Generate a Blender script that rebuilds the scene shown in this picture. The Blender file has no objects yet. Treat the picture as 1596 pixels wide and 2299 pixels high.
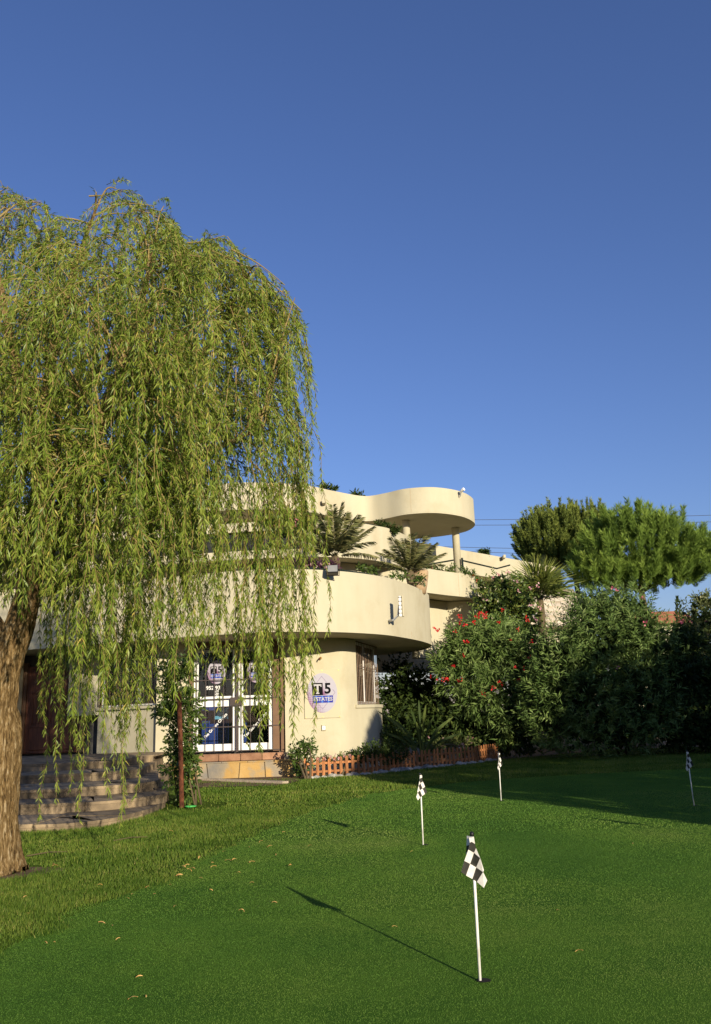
import bpy, math, random
import numpy as np
from mathutils import Vector, Matrix
random.seed(7)
rng = np.random.default_rng(11)
S = bpy.context.scene
COL = S.collection
# ------------------------------------------------------------------ camera, sky, sun, exposure
FPX = 1863.0                                   # focal length in pixels of a 1596 x 2298 frame
PITCH, ROLL = math.radians(13.7), math.radians(-2.0)
cam_d = bpy.data.cameras.new('camera'); cam = bpy.data.objects.new('camera', cam_d); COL.objects.link(cam)
cam_d.sensor_fit = 'VERTICAL'; cam_d.sensor_height = 24.0; cam_d.lens = 24.0*FPX/2298.0
cam_d.clip_start = 0.05; cam_d.clip_end = 3000
MR = (Matrix.Rotation(math.pi/2+PITCH, 4, 'X') @ Matrix.Rotation(ROLL, 4, 'Z'))
cam.matrix_world = Matrix.Translation((0, 0, 1.5)) @ MR
S.camera = cam
SUN_EL = math.radians(14.0)
SH = Vector((-0.425, 0.905, 0)).normalized()   # direction in which shadows fall
w = bpy.data.worlds.new('World'); S.world = w; w.use_nodes = True
nt = w.node_tree; nt.nodes.clear()
sky = nt.nodes.new('ShaderNodeTexSky'); sky.sky_type = 'NISHITA'; sky.sun_disc = False
sky.sun_elevation = SUN_EL; sky.sun_rotation = math.radians(154.8)
sky.altitude = 0; sky.air_density = 1.3; sky.dust_density = 0.3; sky.ozone_density = 4.6
bg = nt.nodes.new('ShaderNodeBackground'); bg.inputs['Strength'].default_value = 0.092
wo = nt.nodes.new('ShaderNodeOutputWorld')
flt = nt.nodes.new('ShaderNodeVectorMath'); flt.operation = 'MULTIPLY'; flt.inputs[1].default_value = (0.97, 0.89, 1.19)   # camera white balance on the whole sky
nt.links.new(sky.outputs[0], flt.inputs[0]); nt.links.new(flt.outputs[0], bg.inputs[0]); nt.links.new(bg.outputs[0], wo.inputs[0])
sd = bpy.data.lights.new('sun', 'SUN'); sd.energy = 5.0; sd.angle = math.radians(0.55); sd.color = (1.0, 0.89, 0.70)
sun = bpy.data.objects.new('sun', sd); COL.objects.link(sun); sun.location = (20, -40, 20)
sdir = Vector((SH.x*math.cos(SUN_EL), SH.y*math.cos(SUN_EL), -math.sin(SUN_EL)))
sun.rotation_euler = sdir.to_track_quat('-Z', 'Y').to_euler()
S.view_settings.view_transform = 'Standard'; S.view_settings.look = 'None'
S.view_settings.exposure = 0.45; S.view_settings.gamma = 1.0; S.view_settings.use_curve_mapping = False
S.render.engine = 'CYCLES'
S.cycles.max_bounces = 6; S.cycles.transparent_max_bounces = 12

# ------------------------------------------------------------------ planning helpers (photo point -> place)
M3 = np.array(MR.to_3x3())
def ray(x, y): return M3 @ np.array([(x-798)/FPX, (1149-y)/FPX, -1.0])
def at(x, y, Y):                                # the point seen at x, y that stands at distance Y
    d = ray(x, y); return Vector((0, 0, 1.5)) + Vector(d*(Y/d[1]))
def gz(x, y, z=0.0):                            # the point seen at x, y at height z
    d = ray(x, y); return Vector((0, 0, 1.5)) + Vector(d*((z-1.5)/d[2]))
def proj(P):
    q = (np.asarray(P, float) - np.array([0, 0, 1.5])) @ M3
    return 798+FPX*q[..., 0]/-q[..., 2], 1149-FPX*q[..., 1]/-q[..., 2]

# ------------------------------------------------------------------ materials
def node(nt, t, **kw):
    n = nt.nodes.new(t)
    for k, v in kw.items(): setattr(n, k, v)
    return n
def ramp(nt, fac, stops):
    r = nt.nodes.new('ShaderNodeValToRGB'); e = r.color_ramp.elements
    while len(e) < len(stops): e.new(0.5)
    for i, (p, c) in enumerate(stops): e[i].position = p; e[i].color = (*c, 1)
    nt.links.new(fac, r.inputs[0]); return r.outputs[0]
def mat_base(name):
    m = bpy.data.materials.new(name); m.use_nodes = True
    return m, m.node_tree, m.node_tree.nodes['Principled BSDF']
def surf(name, stops, scale=3.0, detail=6, rough=0.8, bump=0.0, bscale=40.0, stretch=(1, 1, 1), coord='Object', spec=0.3, rnd=0.0, metal=0.0, blend=None):
    """noise-coloured surface: stops is a colour ramp over a noise field"""
    m, t, p = mat_base(name)
    tc = node(t, 'ShaderNodeTexCoord'); mp = node(t, 'ShaderNodeMapping'); mp.inputs['Scale'].default_value = stretch
    t.links.new(tc.outputs[coord], mp.inputs[0])
    n = node(t, 'ShaderNodeTexNoise'); n.inputs['Scale'].default_value = scale; n.inputs['Detail'].default_value = detail
    t.links.new(mp.outputs[0], n.inputs['Vector'])
    c = ramp(t, n.outputs[0], stops)
    if rnd:
        oi = node(t, 'ShaderNodeObjectInfo'); hs = node(t, 'ShaderNodeHueSaturation')
        mr = node(t, 'ShaderNodeMapRange'); mr.inputs[3].default_value = 1-rnd; mr.inputs[4].default_value = 1+rnd
        t.links.new(oi.outputs['Random'], mr.inputs[0]); t.links.new(mr.outputs[0], hs.inputs['Value']); t.links.new(c, hs.inputs['Color']); c = hs.outputs[0]
    t.links.new(c, p.inputs['Base Color'])
    p.inputs['Roughness'].default_value = rough; p.inputs['Specular IOR Level'].default_value = spec; p.inputs['Metallic'].default_value = metal
    if bump:
        b = node(t, 'ShaderNodeBump'); b.inputs['Strength'].default_value = bump; b.inputs['Distance'].default_value = 0.02
        n2 = node(t, 'ShaderNodeTexNoise'); n2.inputs['Scale'].default_value = bscale; n2.inputs['Detail'].default_value = 5
        t.links.new(mp.outputs[0], n2.inputs['Vector']); t.links.new(n2.outputs[0], b.inputs['Height']); t.links.new(b.outputs[0], p.inputs['Normal'])
    return m
def leafmat(name, cols, trans=0.3, rough=0.45, spec=0.35, g=1.0):
    cols = [tuple(c*g for c in q) for q in cols]
    """leaf: colour runs over the per-leaf 'tint', part of the light passes through"""
    m, t, p = mat_base(name)
    a = node(t, 'ShaderNodeAttribute', attribute_name='tint')
    k = len(cols)-1
    c = ramp(t, a.outputs['Fac'], [(i/k, q) for i, q in enumerate(cols)])
    t.links.new(c, p.inputs['Base Color']); p.inputs['Roughness'].default_value = rough; p.inputs['Specular IOR Level'].default_value = spec
    if trans:
        tr = node(t, 'ShaderNodeBsdfTranslucent'); mx = node(t, 'ShaderNodeMixShader'); mx.inputs[0].default_value = trans
        t.links.new(c, tr.inputs[0]); t.links.new(p.outputs[0], mx.inputs[1]); t.links.new(tr.outputs[0], mx.inputs[2])
        t.links.new(mx.outputs[0], t.nodes['Material Output'].inputs[0])
    return m
def plain(name, col, rough=0.6, spec=0.3, metal=0.0, var=0.12):
    a = tuple(c*(1-var) for c in col); b = tuple(min(1, c*(1+var)) for c in col)
    return surf(name, [(0.3, a), (0.7, b)], scale=6, rough=rough, spec=spec, metal=metal)

def stucco_mat(name, base):
    m, t, p = mat_base(name)
    tc = node(t, 'ShaderNodeTexCoord')
    n1 = node(t, 'ShaderNodeTexNoise'); n1.inputs['Scale'].default_value = 0.7; n1.inputs['Detail'].default_value = 8; n1.inputs['Roughness'].default_value = 0.65
    t.links.new(tc.outputs['Object'], n1.inputs['Vector'])
    c1 = ramp(t, n1.outputs[0], [(0.28, tuple(x*k for x, k in zip(base, (0.86, 0.83, 0.78)))), (0.5, base), (0.75, tuple(min(.9, x*1.05) for x in base))])
    mp = node(t, 'ShaderNodeMapping'); mp.inputs['Scale'].default_value = (3, 3, 0.3); t.links.new(tc.outputs['Object'], mp.inputs[0])
    n2 = node(t, 'ShaderNodeTexNoise'); n2.inputs['Scale'].default_value = 1.4; n2.inputs['Detail'].default_value = 6; t.links.new(mp.outputs[0], n2.inputs['Vector'])
    st = ramp(t, n2.outputs[0], [(0.36, (0.80, 0.76, 0.68)), (0.55, (1, 1, 1))])
    mx = node(t, 'ShaderNodeMix', data_type='RGBA', blend_type='MULTIPLY'); mx.inputs[0].default_value = 0.15
    t.links.new(c1, mx.inputs[6]); t.links.new(st, mx.inputs[7]); t.links.new(mx.outputs[2], p.inputs['Base Color'])
    n3 = node(t, 'ShaderNodeTexNoise'); n3.inputs['Scale'].default_value = 60; n3.inputs['Detail'].default_value = 4; t.links.new(tc.outputs['Object'], n3.inputs['Vector'])
    n4 = node(t, 'ShaderNodeTexNoise'); n4.inputs['Scale'].default_value = 1.6; n4.inputs['Detail'].default_value = 3; t.links.new(tc.outputs['Object'], n4.inputs['Vector'])
    ad = node(t, 'ShaderNodeMath', operation='MULTIPLY_ADD'); ad.inputs[1].default_value = 6.0; t.links.new(n4.outputs[0], ad.inputs[0]); t.links.new(n3.outputs[0], ad.inputs[2])
    b = node(t, 'ShaderNodeBump'); b.inputs['Strength'].default_value = 0.35; b.inputs['Distance'].default_value = 0.006
    t.links.new(ad.outputs[0], b.inputs['Height']); t.links.new(b.outputs[0], p.inputs['Normal'])
    p.inputs['Roughness'].default_value = 0.9; p.inputs['Specular IOR Level'].default_value = 0.15
    return m

MT = {}
MT['stucco'] = stucco_mat('stucco', (0.495, 0.448, 0.312))
MT['white'] = plain('white_paint', (0.78, 0.77, 0.73), 0.4, var=0.05)
MT['bar'] = plain('grille_metal', (0.06, 0.045, 0.04), 0.5)
MT['bar_tan'] = plain('sunlit_bar', (0.22, 0.15, 0.10), 0.6)  # lighter copy of the grille metal, sun glint put into the colour
MT['brownframe'] = plain('brown_frame', (0.16, 0.09, 0.05), 0.5)
MT['printblack'] = plain('print_black', (0.008, 0.008, 0.009), 0.95, spec=0.02)
MT['printwhite'] = plain('print_white', (0.42, 0.40, 0.41), 0.6, spec=0.1, var=0.04)
MT['dark'] = plain('dark_interior', (0.02, 0.02, 0.022), 0.9, var=0.3)
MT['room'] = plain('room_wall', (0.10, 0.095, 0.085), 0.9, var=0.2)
MT['blue'] = plain('blue_board', (0.03, 0.06, 0.30), 0.5)
MT['lightblue'] = plain('light_blue_print', (0.18, 0.5, 0.75), 0.5)
MT['curtain'] = plain('curtain', (0.74, 0.70, 0.62), 0.9)
MT['black'] = plain('black_paint', (0.012, 0.012, 0.014), 0.4)
MT['railgreen'] = plain('dark_rail', (0.012, 0.02, 0.016), 0.45)
MT['wood_door'] = surf('carved_wood', [(0.3, (0.07, 0.025, 0.012)), (0.7, (0.16, 0.055, 0.025))], scale=4, stretch=(6, 6, 0.5), rough=0.5, bump=0.3)
MT['picket'] = surf('stained_picket', [(0.25, (0.21, 0.08, 0.027)), (0.5, (0.36, 0.145, 0.05)), (0.8, (0.47, 0.22, 0.085))], scale=5, stretch=(8, 8, 0.8), rough=0.75, bump=0.3, rnd=0.28)
MT['plank'] = surf('grey_plank', [(0.3, (0.32, 0.25, 0.17)), (0.7, (0.52, 0.43, 0.31))], scale=4, stretch=(1, 8, 8), rough=0.85, bump=0.3)
MT['rust'] = surf('rusty_iron', [(0.25, (0.05, 0.016, 0.009)), (0.55, (0.145, 0.045, 0.019)), (0.85, (0.26, 0.11, 0.05))], scale=9, rough=0.85, bump=0.3)
MT['stone'] = surf('step_stone', [(0.25, (0.07, 0.054, 0.036)), (0.45, (0.185, 0.138, 0.085)), (0.6, (0.30, 0.225, 0.135)), (0.8, (0.48, 0.35, 0.19))], scale=2.6, rough=0.9, bump=0.6, bscale=18, rnd=0.2)
MT['slate'] = surf('ochre_slate', [(0.28, (0.19, 0.175, 0.15)), (0.46, (0.30, 0.24, 0.155)), (0.54, (0.42, 0.26, 0.085)), (0.8, (0.50, 0.35, 0.15))], scale=1.7, rough=0.8, bump=0.4, bscale=14, rnd=0.12)
MT['terracotta'] = surf('terracotta', [(0.3, (0.22, 0.11, 0.06)), (0.7, (0.36, 0.20, 0.115))], scale=5, rough=0.85, bump=0.3, rnd=0.2)
MT['mortar'] = surf('mortar', [(0.3, (0.20, 0.16, 0.11)), (0.7, (0.33, 0.27, 0.19))], scale=8, rough=0.95, bump=0.5)
MT['rock'] = surf('pale_rock', [(0.3, (0.20, 0.19, 0.17)), (0.7, (0.45, 0.42, 0.36))], scale=6, rough=0.9, bump=0.6, rnd=0.25)
MT['grey_metal'] = plain('galvanised', (0.42, 0.43, 0.44), 0.4, metal=0.4)
MT['lampglass'] = plain('lamp_glass', (0.22, 0.22, 0.21), 0.12, spec=0.6)
MT['wire'] = plain('wire', (0.05, 0.05, 0.055), 0.6)
MT['rooftile'] = surf('roof_tile', [(0.3, (0.36, 0.11, 0.05)), (0.7, (0.50, 0.19, 0.09))], scale=2, rough=0.9)
MT['paletile'] = surf('pale_tile', [(0.3, (0.48, 0.40, 0.29)), (0.7, (0.66, 0.58, 0.45))], scale=4, rough=0.9, rnd=0.15)
MT['soil'] = surf('soil', [(0.3, (0.07, 0.045, 0.025)), (0.6, (0.16, 0.10, 0.05)), (0.85, (0.24, 0.17, 0.08))], scale=5, rough=0.95, bump=0.7)
MT['hole_shade'] = plain('hole_shade_black', (0.012, 0.010, 0.007), 0.95)  # near-black colour stands in for the shade inside a cup hole
MT['pot'] = surf('terracotta_pot', [(0.3, (0.36, 0.24, 0.13)), (0.7, (0.46, 0.33, 0.2))], scale=4, rough=0.9)
MT['greenlid'] = plain('green_plastic', (0.08, 0.45, 0.10), 0.35)
MT['flagwhite'] = surf('flag_white', [(0.3, (0.60, 0.56, 0.49)), (0.7, (0.78, 0.74, 0.67))], scale=25, rough=0.8, bump=0.2, bscale=300)
MT['flagblack'] = surf('flag_black', [(0.3, (0.022, 0.021, 0.016)), (0.7, (0.04, 0.038, 0.028))], scale=25, rough=0.7, bump=0.2, bscale=300)
MT['pole_white'] = surf('pole_white', [(0.3, (0.50, 0.48, 0.41)), (0.42, (0.70, 0.68, 0.60)), (0.7, (0.80, 0.78, 0.72))], scale=15, rough=0.4, stretch=(3, 3, .6))
MT['acrylic'] = surf('acrylic', [(0.3, (0.46, 0.41, 0.275)), (0.7, (0.48, 0.43, 0.29))], scale=2, rough=0.6, spec=0.15)
MT['brass'] = plain('brass', (0.35, 0.24, 0.08), 0.4, metal=0.5)
MT['branch'] = surf('willow_twig', [(0.3, (0.17, 0.115, 0.04)), (0.7, (0.30, 0.22, 0.08))], scale=8, rough=0.8)
MT['stem'] = plain('brown_stem', (0.10, 0.075, 0.04), 0.9)
# leaves
MT['willow'] = leafmat('willow_leaf', [(0.052, 0.088, 0.011), (0.102, 0.148, 0.018), (0.152, 0.198, 0.025), (0.21, 0.238, 0.04), (0.34, 0.28, 0.06)], trans=0.36, g=1.5)
MT['oleander'] = leafmat('oleander_leaf', [(0.030, 0.055, 0.013), (0.060, 0.10, 0.024), (0.11, 0.16, 0.042), (0.175, 0.22, 0.075)], trans=0.22, rough=0.5, spec=0.14, g=1.42)
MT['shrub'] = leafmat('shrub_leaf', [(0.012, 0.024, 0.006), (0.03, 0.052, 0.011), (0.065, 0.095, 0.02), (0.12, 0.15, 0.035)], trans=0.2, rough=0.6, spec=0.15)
MT['paleshrub'] = leafmat('pale_shrub_leaf', [(0.05, 0.065, 0.018), (0.09, 0.11, 0.03), (0.15, 0.165, 0.05), (0.22, 0.2, 0.075)], trans=0.25, g=1.2)
MT['vine'] = leafmat('vine_leaf', [(0.025, 0.05, 0.010), (0.05, 0.09, 0.016), (0.09, 0.13, 0.024), (0.17, 0.18, 0.035)], trans=0.25, g=1.2)
MT['pine_dark'] = leafmat('pine_needle_olive', [(0.04, 0.058, 0.014), (0.078, 0.10, 0.022), (0.12, 0.145, 0.030), (0.17, 0.185, 0.042)], trans=0.15, rough=0.6, spec=0.1, g=1.85)
MT['pine'] = leafmat('pine_needle_green', [(0.045, 0.075, 0.014), (0.08, 0.125, 0.022), (0.12, 0.17, 0.03), (0.17, 0.215, 0.045)], trans=0.2, rough=0.6, spec=0.1, g=1.8)
MT['cycad'] = leafmat('cycad_leaf', [(0.035, 0.048, 0.016), (0.075, 0.085, 0.028), (0.14, 0.135, 0.05), (0.24, 0.21, 0.085)], trans=0.2, g=1.5)
MT['fanpalm'] = leafmat('fan_palm_leaf', [(0.06, 0.085, 0.02), (0.11, 0.14, 0.03), (0.17, 0.18, 0.04), (0.23, 0.22, 0.06)], trans=0.3, g=1.5)
MT['purple'] = leafmat('purple_leaf', [(0.03, 0.012, 0.025), (0.07, 0.025, 0.05), (0.12, 0.05, 0.08)], trans=0.2)
MT['redpetal'] = leafmat('red_petal', [(0.35, 0.008, 0.012), (0.55, 0.015, 0.02), (0.7, 0.04, 0.03)], trans=0.25)
MT['pinkpetal'] = leafmat('pink_petal', [(0.55, 0.22, 0.24), (0.68, 0.38, 0.38), (0.78, 0.55, 0.52)], trans=0.3)
MT['rosepetal'] = leafmat('rose_petal', [(0.45, 0.06, 0.12), (0.6, 0.14, 0.2), (0.7, 0.28, 0.3)], trans=0.3)
MT['dryleaf'] = surf('dry_leaf', [(0.3, (0.40, 0.20, 0.05)), (0.7, (0.60, 0.40, 0.14))], scale=30, rough=0.8, rnd=0.3)
MT['rough_blade'] = leafmat('lawn_blade', [(0.045, 0.09, 0.006), (0.09, 0.145, 0.018), (0.138, 0.185, 0.024), (0.23, 0.22, 0.06)], trans=0.3, rough=0.6, spec=0.2, g=1.22)
MT['green_blade'] = leafmat('putting_blade', [(0.041, 0.098, 0.014), (0.066, 0.135, 0.018), (0.098, 0.164, 0.024), (0.14, 0.18, 0.042)], trans=0.3, rough=0.6, spec=0.2, g=1.75)
MT['lawn'] = surf('lawn_ground', [(0.3, (0.035, 0.07, 0.006)), (0.6, (0.07, 0.115, 0.010)), (0.85, (0.13, 0.13, 0.03))], scale=1.2, detail=10, rough=0.95, bump=0.8, bscale=90, spec=0.05)
MT['green'] = surf('putting_turf', [(0.3, (0.042, 0.105, 0.012)), (0.55, (0.066, 0.14, 0.015)), (0.8, (0.09, 0.16, 0.021))], scale=0.9, detail=10, rough=0.95, bump=0.7, bscale=160, spec=0.05)
def glass_mat():
    m = bpy.data.materials.new('window_glass'); m.use_nodes = True; t = m.node_tree; t.nodes.clear()
    o = node(t, 'ShaderNodeOutputMaterial'); tr = node(t, 'ShaderNodeBsdfTransparent'); tr.inputs[0].default_value = (0.82, 0.86, 0.86, 1)
    g = node(t, 'ShaderNodeBsdfGlossy'); g.inputs['Roughness'].default_value = 0.02
    fr = node(t, 'ShaderNodeFresnel'); fr.inputs[0].default_value = 1.6; mx = node(t, 'ShaderNodeMixShader')
    t.links.new(fr.outputs[0], mx.inputs[0]); t.links.new(tr.outputs[0], mx.inputs[1]); t.links.new(g.outputs[0], mx.inputs[2]); t.links.new(mx.outputs[0], o.inputs[0])
    return m
MT['glass'] = glass_mat()
def bark_mat():
    m, t, p = mat_base('willow_bark'); tc = node(t, 'ShaderNodeTexCoord')
    mp = node(t, 'ShaderNodeMapping'); mp.inputs['Scale'].default_value = (9, 9, 1.6); t.links.new(tc.outputs['Object'], mp.inputs[0])
    n = node(t, 'ShaderNodeTexNoise'); n.inputs['Scale'].default_value = 4.5; n.inputs['Detail'].default_value = 10; n.inputs['Roughness'].default_value = 0.7; n.inputs['Distortion'].default_value = 0.6
    t.links.new(mp.outputs[0], n.inputs['Vector'])
    c = ramp(t, n.outputs[0], [(0.34, (0.03, 0.019, 0.010)), (0.44, (0.15, 0.092, 0.036)), (0.53, (0.28, 0.185, 0.078)), (0.61, (0.44, 0.33, 0.18)), (0.72, (0.58, 0.49, 0.35))])
    t.links.new(c, p.inputs['Base Color']); p.inputs['Roughness'].default_value = 0.95; p.inputs['Specular IOR Level'].default_value = 0.1
    b = node(t, 'ShaderNodeBump'); b.inputs['Strength'].default_value = 1.0; b.inputs['Distance'].default_value = 0.06
    t.links.new(n.outputs[0], b.inputs['Height']); t.links.new(b.outputs[0], p.inputs['Normal']); return m
MT['bark'] = bark_mat()
def ball_mat():
    m, t, p = mat_base('golf_ball_print'); tc = node(t, 'ShaderNodeTexCoord')
    mp = node(t, 'ShaderNodeMapping'); mp.inputs['Scale'].default_value = (.77, .01, .98); mp.inputs['Location'].default_value = (-.385, 0, -.49); t.links.new(tc.outputs['Generated'], mp.inputs[0])
    v = node(t, 'ShaderNodeTexVoronoi'); v.inputs['Scale'].default_value = 19; v.inputs['Randomness'].default_value = 0.12; t.links.new(mp.outputs[0], v.inputs['Vector'])
    sx = node(t, 'ShaderNodeSeparateXYZ'); t.links.new(mp.outputs[0], sx.inputs[0])
    # printed violet shading at the lower left of the pictured ball (it is ink on the board)
    m1 = node(t, 'ShaderNodeMath', operation='MULTIPLY_ADD'); m1.inputs[1].default_value = -1.35; m1.inputs[2].default_value = 0.0; t.links.new(sx.outputs[0], m1.inputs[0])
    m2 = node(t, 'ShaderNodeMath', operation='MULTIPLY_ADD'); m2.inputs[1].default_value = -0.75; t.links.new(sx.outputs[2], m2.inputs[0]); t.links.new(m1.outputs[0], m2.inputs[2])
    m4 = node(t, 'ShaderNodeMath', operation='MULTIPLY_ADD'); t.links.new(v.outputs['Distance'], m4.inputs[0]); m4.inputs[1].default_value = -0.5; t.links.new(m2.outputs[0], m4.inputs[2])
    c = ramp(t, m4.outputs[0], [(0.0, (0.385, 0.365, 0.41)), (0.22, (0.33, 0.275, 0.345)), (0.5, (0.21, 0.09, 0.18)), (0.75, (0.13, 0.03, 0.08))])
    t.links.new(c, p.inputs['Base Color']); p.inputs['Roughness'].default_value = 0.6; p.inputs['Specular IOR Level'].default_value = 0.1; return m
MT['ball'] = ball_mat()
def banner_mat():
    m, t, p = mat_base('banner_print'); tc = node(t, 'ShaderNodeTexCoord'); sx = node(t, 'ShaderNodeSeparateXYZ'); t.links.new(tc.outputs['Generated'], sx.inputs[0])
    s = node(t, 'ShaderNodeMath', operation='MULTIPLY_ADD'); s.inputs[1].default_value = 20.5; s.inputs[2].default_value = -8.0; t.links.new(sx.outputs[0], s.inputs[0])
    q = node(t, 'ShaderNodeMath', operation='SINE'); t.links.new(s.outputs[0], q.inputs[0])
    mr = node(t, 'ShaderNodeMapRange'); mr.inputs[1].default_value = -1; mr.inputs[2].default_value = 1; t.links.new(q.outputs[0], mr.inputs[0])
    c = ramp(t, mr.outputs[0], [(0.45, (0.02, 0.03, 0.26)), (0.85, (0.03, 0.07, 0.38)), (1.0, (0.06, 0.18, 0.50))])
    t.links.new(c, p.inputs['Base Color']); p.inputs['Roughness'].default_value = 0.6; p.inputs['Specular IOR Level'].default_value = 0.1; return m
MT['banner'] = banner_mat()

# ------------------------------------------------------------------ object helpers
LOCALS = set()
def mesh(name, V, F, mat, parent=None, smooth=False, kind=None, mats=None, fm=None):
    me = bpy.data.meshes.new(name); me.from_pydata([tuple(v) for v in V], [], F)
    for m in (mats or [mat]): me.materials.append(m)
    if fm is not None: me.polygons.foreach_set('material_index', fm)
    if smooth: me.polygons.foreach_set('use_smooth', [True]*len(me.polygons))
    me.update()
    return link(name, me, parent, kind)
def link(name, me, parent=None, kind=None):
    o = bpy.data.objects.new(name, me); COL.objects.link(o)
    if parent is not None:
        o.parent = parent
        r = parent
        if parent.name not in LOCALS:
            root = parent if parent.parent is None else parent.parent
            if parent.parent is None: o.matrix_parent_inverse = Matrix.Translation(-Vector(parent.location))
            # a part of a part shares the world frame already
        else: LOCALS.add(o.name)
    if kind: o['kind'] = kind
    return o
def thing(name, label, cat, loc=(0, 0, 0), group=None, local=False, rz=0.0):
    o = bpy.data.objects.new(name, None); COL.objects.link(o); o.location = loc; o.rotation_euler = (0, 0, rz)
    o.empty_display_size = 0.1
    if local: LOCALS.add(o.name)
    return tag(o, label, cat, group)
def tag(o, label, cat, group=None):
    o['label'] = label; o['category'] = cat
    if group: o['group'] = group
    return o
def boxdata(x0, x1, y0, y1, z0, z1, b=0.0):
    if b <= 0:
        V = [(x, y, z) for z in (z0, z1) for y in (y0, y1) for x in (x0, x1)]
        return V, [(0, 2, 3, 1), (4, 5, 7, 6), (0, 1, 5, 4), (2, 6, 7, 3), (0, 4, 6, 2), (1, 3, 7, 5)]
    V = []; F = []
    # chamfered top and sides: rings
    rings = [(z0, b), (z0+b, 0), (z1-b, 0), (z1, b)]
    for z, i in rings:
        j = i + b*0.6
        V += [(x0+i, y0+j, z), (x0+j, y0+i, z), (x1-j, y0+i, z), (x1-i, y0+j, z), (x1-i, y1-j, z), (x1-j, y1-i, z), (x0+j, y1-i, z), (x0+i, y1-j, z)]
    for k in range(3):
        for i in range(8): F.append((k*8+i, k*8+(i+1) % 8, k*8+8+(i+1) % 8, k*8+8+i))
    F.append(tuple(range(7, -1, -1))); F.append(tuple(range(24, 32)))
    return V, F
def box(name, x0, x1, y0, y1, z0, z1, mat, parent=None, b=0.0, rot=None):
    V, F = boxdata(x0, x1, y0, y1, z0, z1, b)
    if rot:
        cx, cy = (x0+x1)/2, (y0+y1)/2; c, s = math.cos(rot), math.sin(rot)
        V = [(cx+(x-cx)*c-(y-cy)*s, cy+(x-cx)*s+(y-cy)*c, z) for x, y, z in V]
    return mesh(name, V, F, mat, parent)
def spline(pts, n=8):
    P = [np.array(p, float) for p in pts]; out = []
    for i in range(len(P)-1):
        p0 = P[max(i-1, 0)]; p1 = P[i]; p2 = P[i+1]; p3 = P[min(i+2, len(P)-1)]
        for k in range(n):
            t = k/n
            out.append(0.5*((2*p1)+(-p0+p2)*t+(2*p0-5*p1+4*p2-p3)*t*t+(-p0+3*p1-3*p2+p3)*t**3))
    out.append(P[-1]); return np.array(out)
def offset(path, d):
    """shift a plan path sideways (positive = to its left)"""
    T = np.gradient(path, axis=0); T /= np.linalg.norm(T, axis=1)[:, None]
    return path + np.stack([-T[:, 1], T[:, 0]], 1)*d
def strip(path, z0, z1, th):
    """wall along a plan path, th thick to the path's left (inside)"""
    A = np.asarray(path, float); B = offset(A, th); n = len(A)
    q = {'a0': [(x, y, z0) for x, y in A], 'a1': [(x, y, z1) for x, y in A], 'b0': [(x, y, z0) for x, y in B], 'b1': [(x, y, z1) for x, y in B]}
    V = []; F = []
    for p, r in (('a0', 'a1'), ('b1', 'b0'), ('a1', 'b1'), ('b0', 'a0')):      # each side keeps its own edge so that corners stay sharp
        o = len(V); V += q[p]+q[r]
        F += [(o+i, o+i+1, o+n+i+1, o+n+i) for i in range(n-1)]
    for i in (0, n-1):
        o = len(V); V += [q[k][i] for k in ('a0', 'a1', 'b1', 'b0')]; F.append((o, o+1, o+2, o+3))
    return V, F
def slab(poly, z0, z1):
    n = len(poly); V = [(x, y, z0) for x, y in poly]+[(x, y, z1) for x, y in poly]
    F = [tuple(range(n-1, -1, -1)), tuple(range(n, 2*n))]+[(i, (i+1) % n, n+(i+1) % n, n+i) for i in range(n)]
    return V, F
def tube(pts, rad, seg=8, cap=True):
    P = np.array(pts, float); n = len(P); R = np.broadcast_to(np.array(rad, float), (n,)) if np.ndim(rad) == 0 else np.array(rad, float)
    T = np.gradient(P, axis=0); T /= np.linalg.norm(T, axis=1)[:, None]+1e-9
    up = np.array([0.0, 0, 1.0]) if abs(T[0][2]) < 0.9 else np.array([1.0, 0, 0])
    V = []; F = []
    u = np.cross(T[0], up); u /= np.linalg.norm(u)
    for i in range(n):
        u = u - T[i]*np.dot(u, T[i]); u /= np.linalg.norm(u); v = np.cross(T[i], u)
        for k in range(seg):
            a = 2*math.pi*k/seg; V.append(tuple(P[i]+R[i]*(math.cos(a)*u+math.sin(a)*v)))
    for i in range(n-1):
        for k in range(seg): F.append((i*seg+k, i*seg+(k+1) % seg, (i+1)*seg+(k+1) % seg, (i+1)*seg+k))
    if cap: F.append(tuple(range(seg-1, -1, -1))); F.append(tuple((n-1)*seg+k for k in range(seg)))
    return V, F
def join(parts):
    V = []; F = []
    for v, f in parts:
        o = len(V); V += list(v); F += [tuple(i+o for i in q) for q in f]
    return V, F
def lathe(prof, seg=24, c=(0, 0, 0)):
    V = []; F = []
    for r, z in prof:
        for k in range(seg): a = 2*math.pi*k/seg; V.append((c[0]+r*math.cos(a), c[1]+r*math.sin(a), c[2]+z))
    for i in range(len(prof)-1):
        for k in range(seg): F.append((i*seg+k, i*seg+(k+1) % seg, (i+1)*seg+(k+1) % seg, (i+1)*seg+k))
    F.append(tuple(range(seg-1, -1, -1))); F.append(tuple((len(prof)-1)*seg+k for k in range(seg)))
    return V, F
def nrm(A): return A/(np.linalg.norm(A, axis=-1, keepdims=True)+1e-9)
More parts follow.
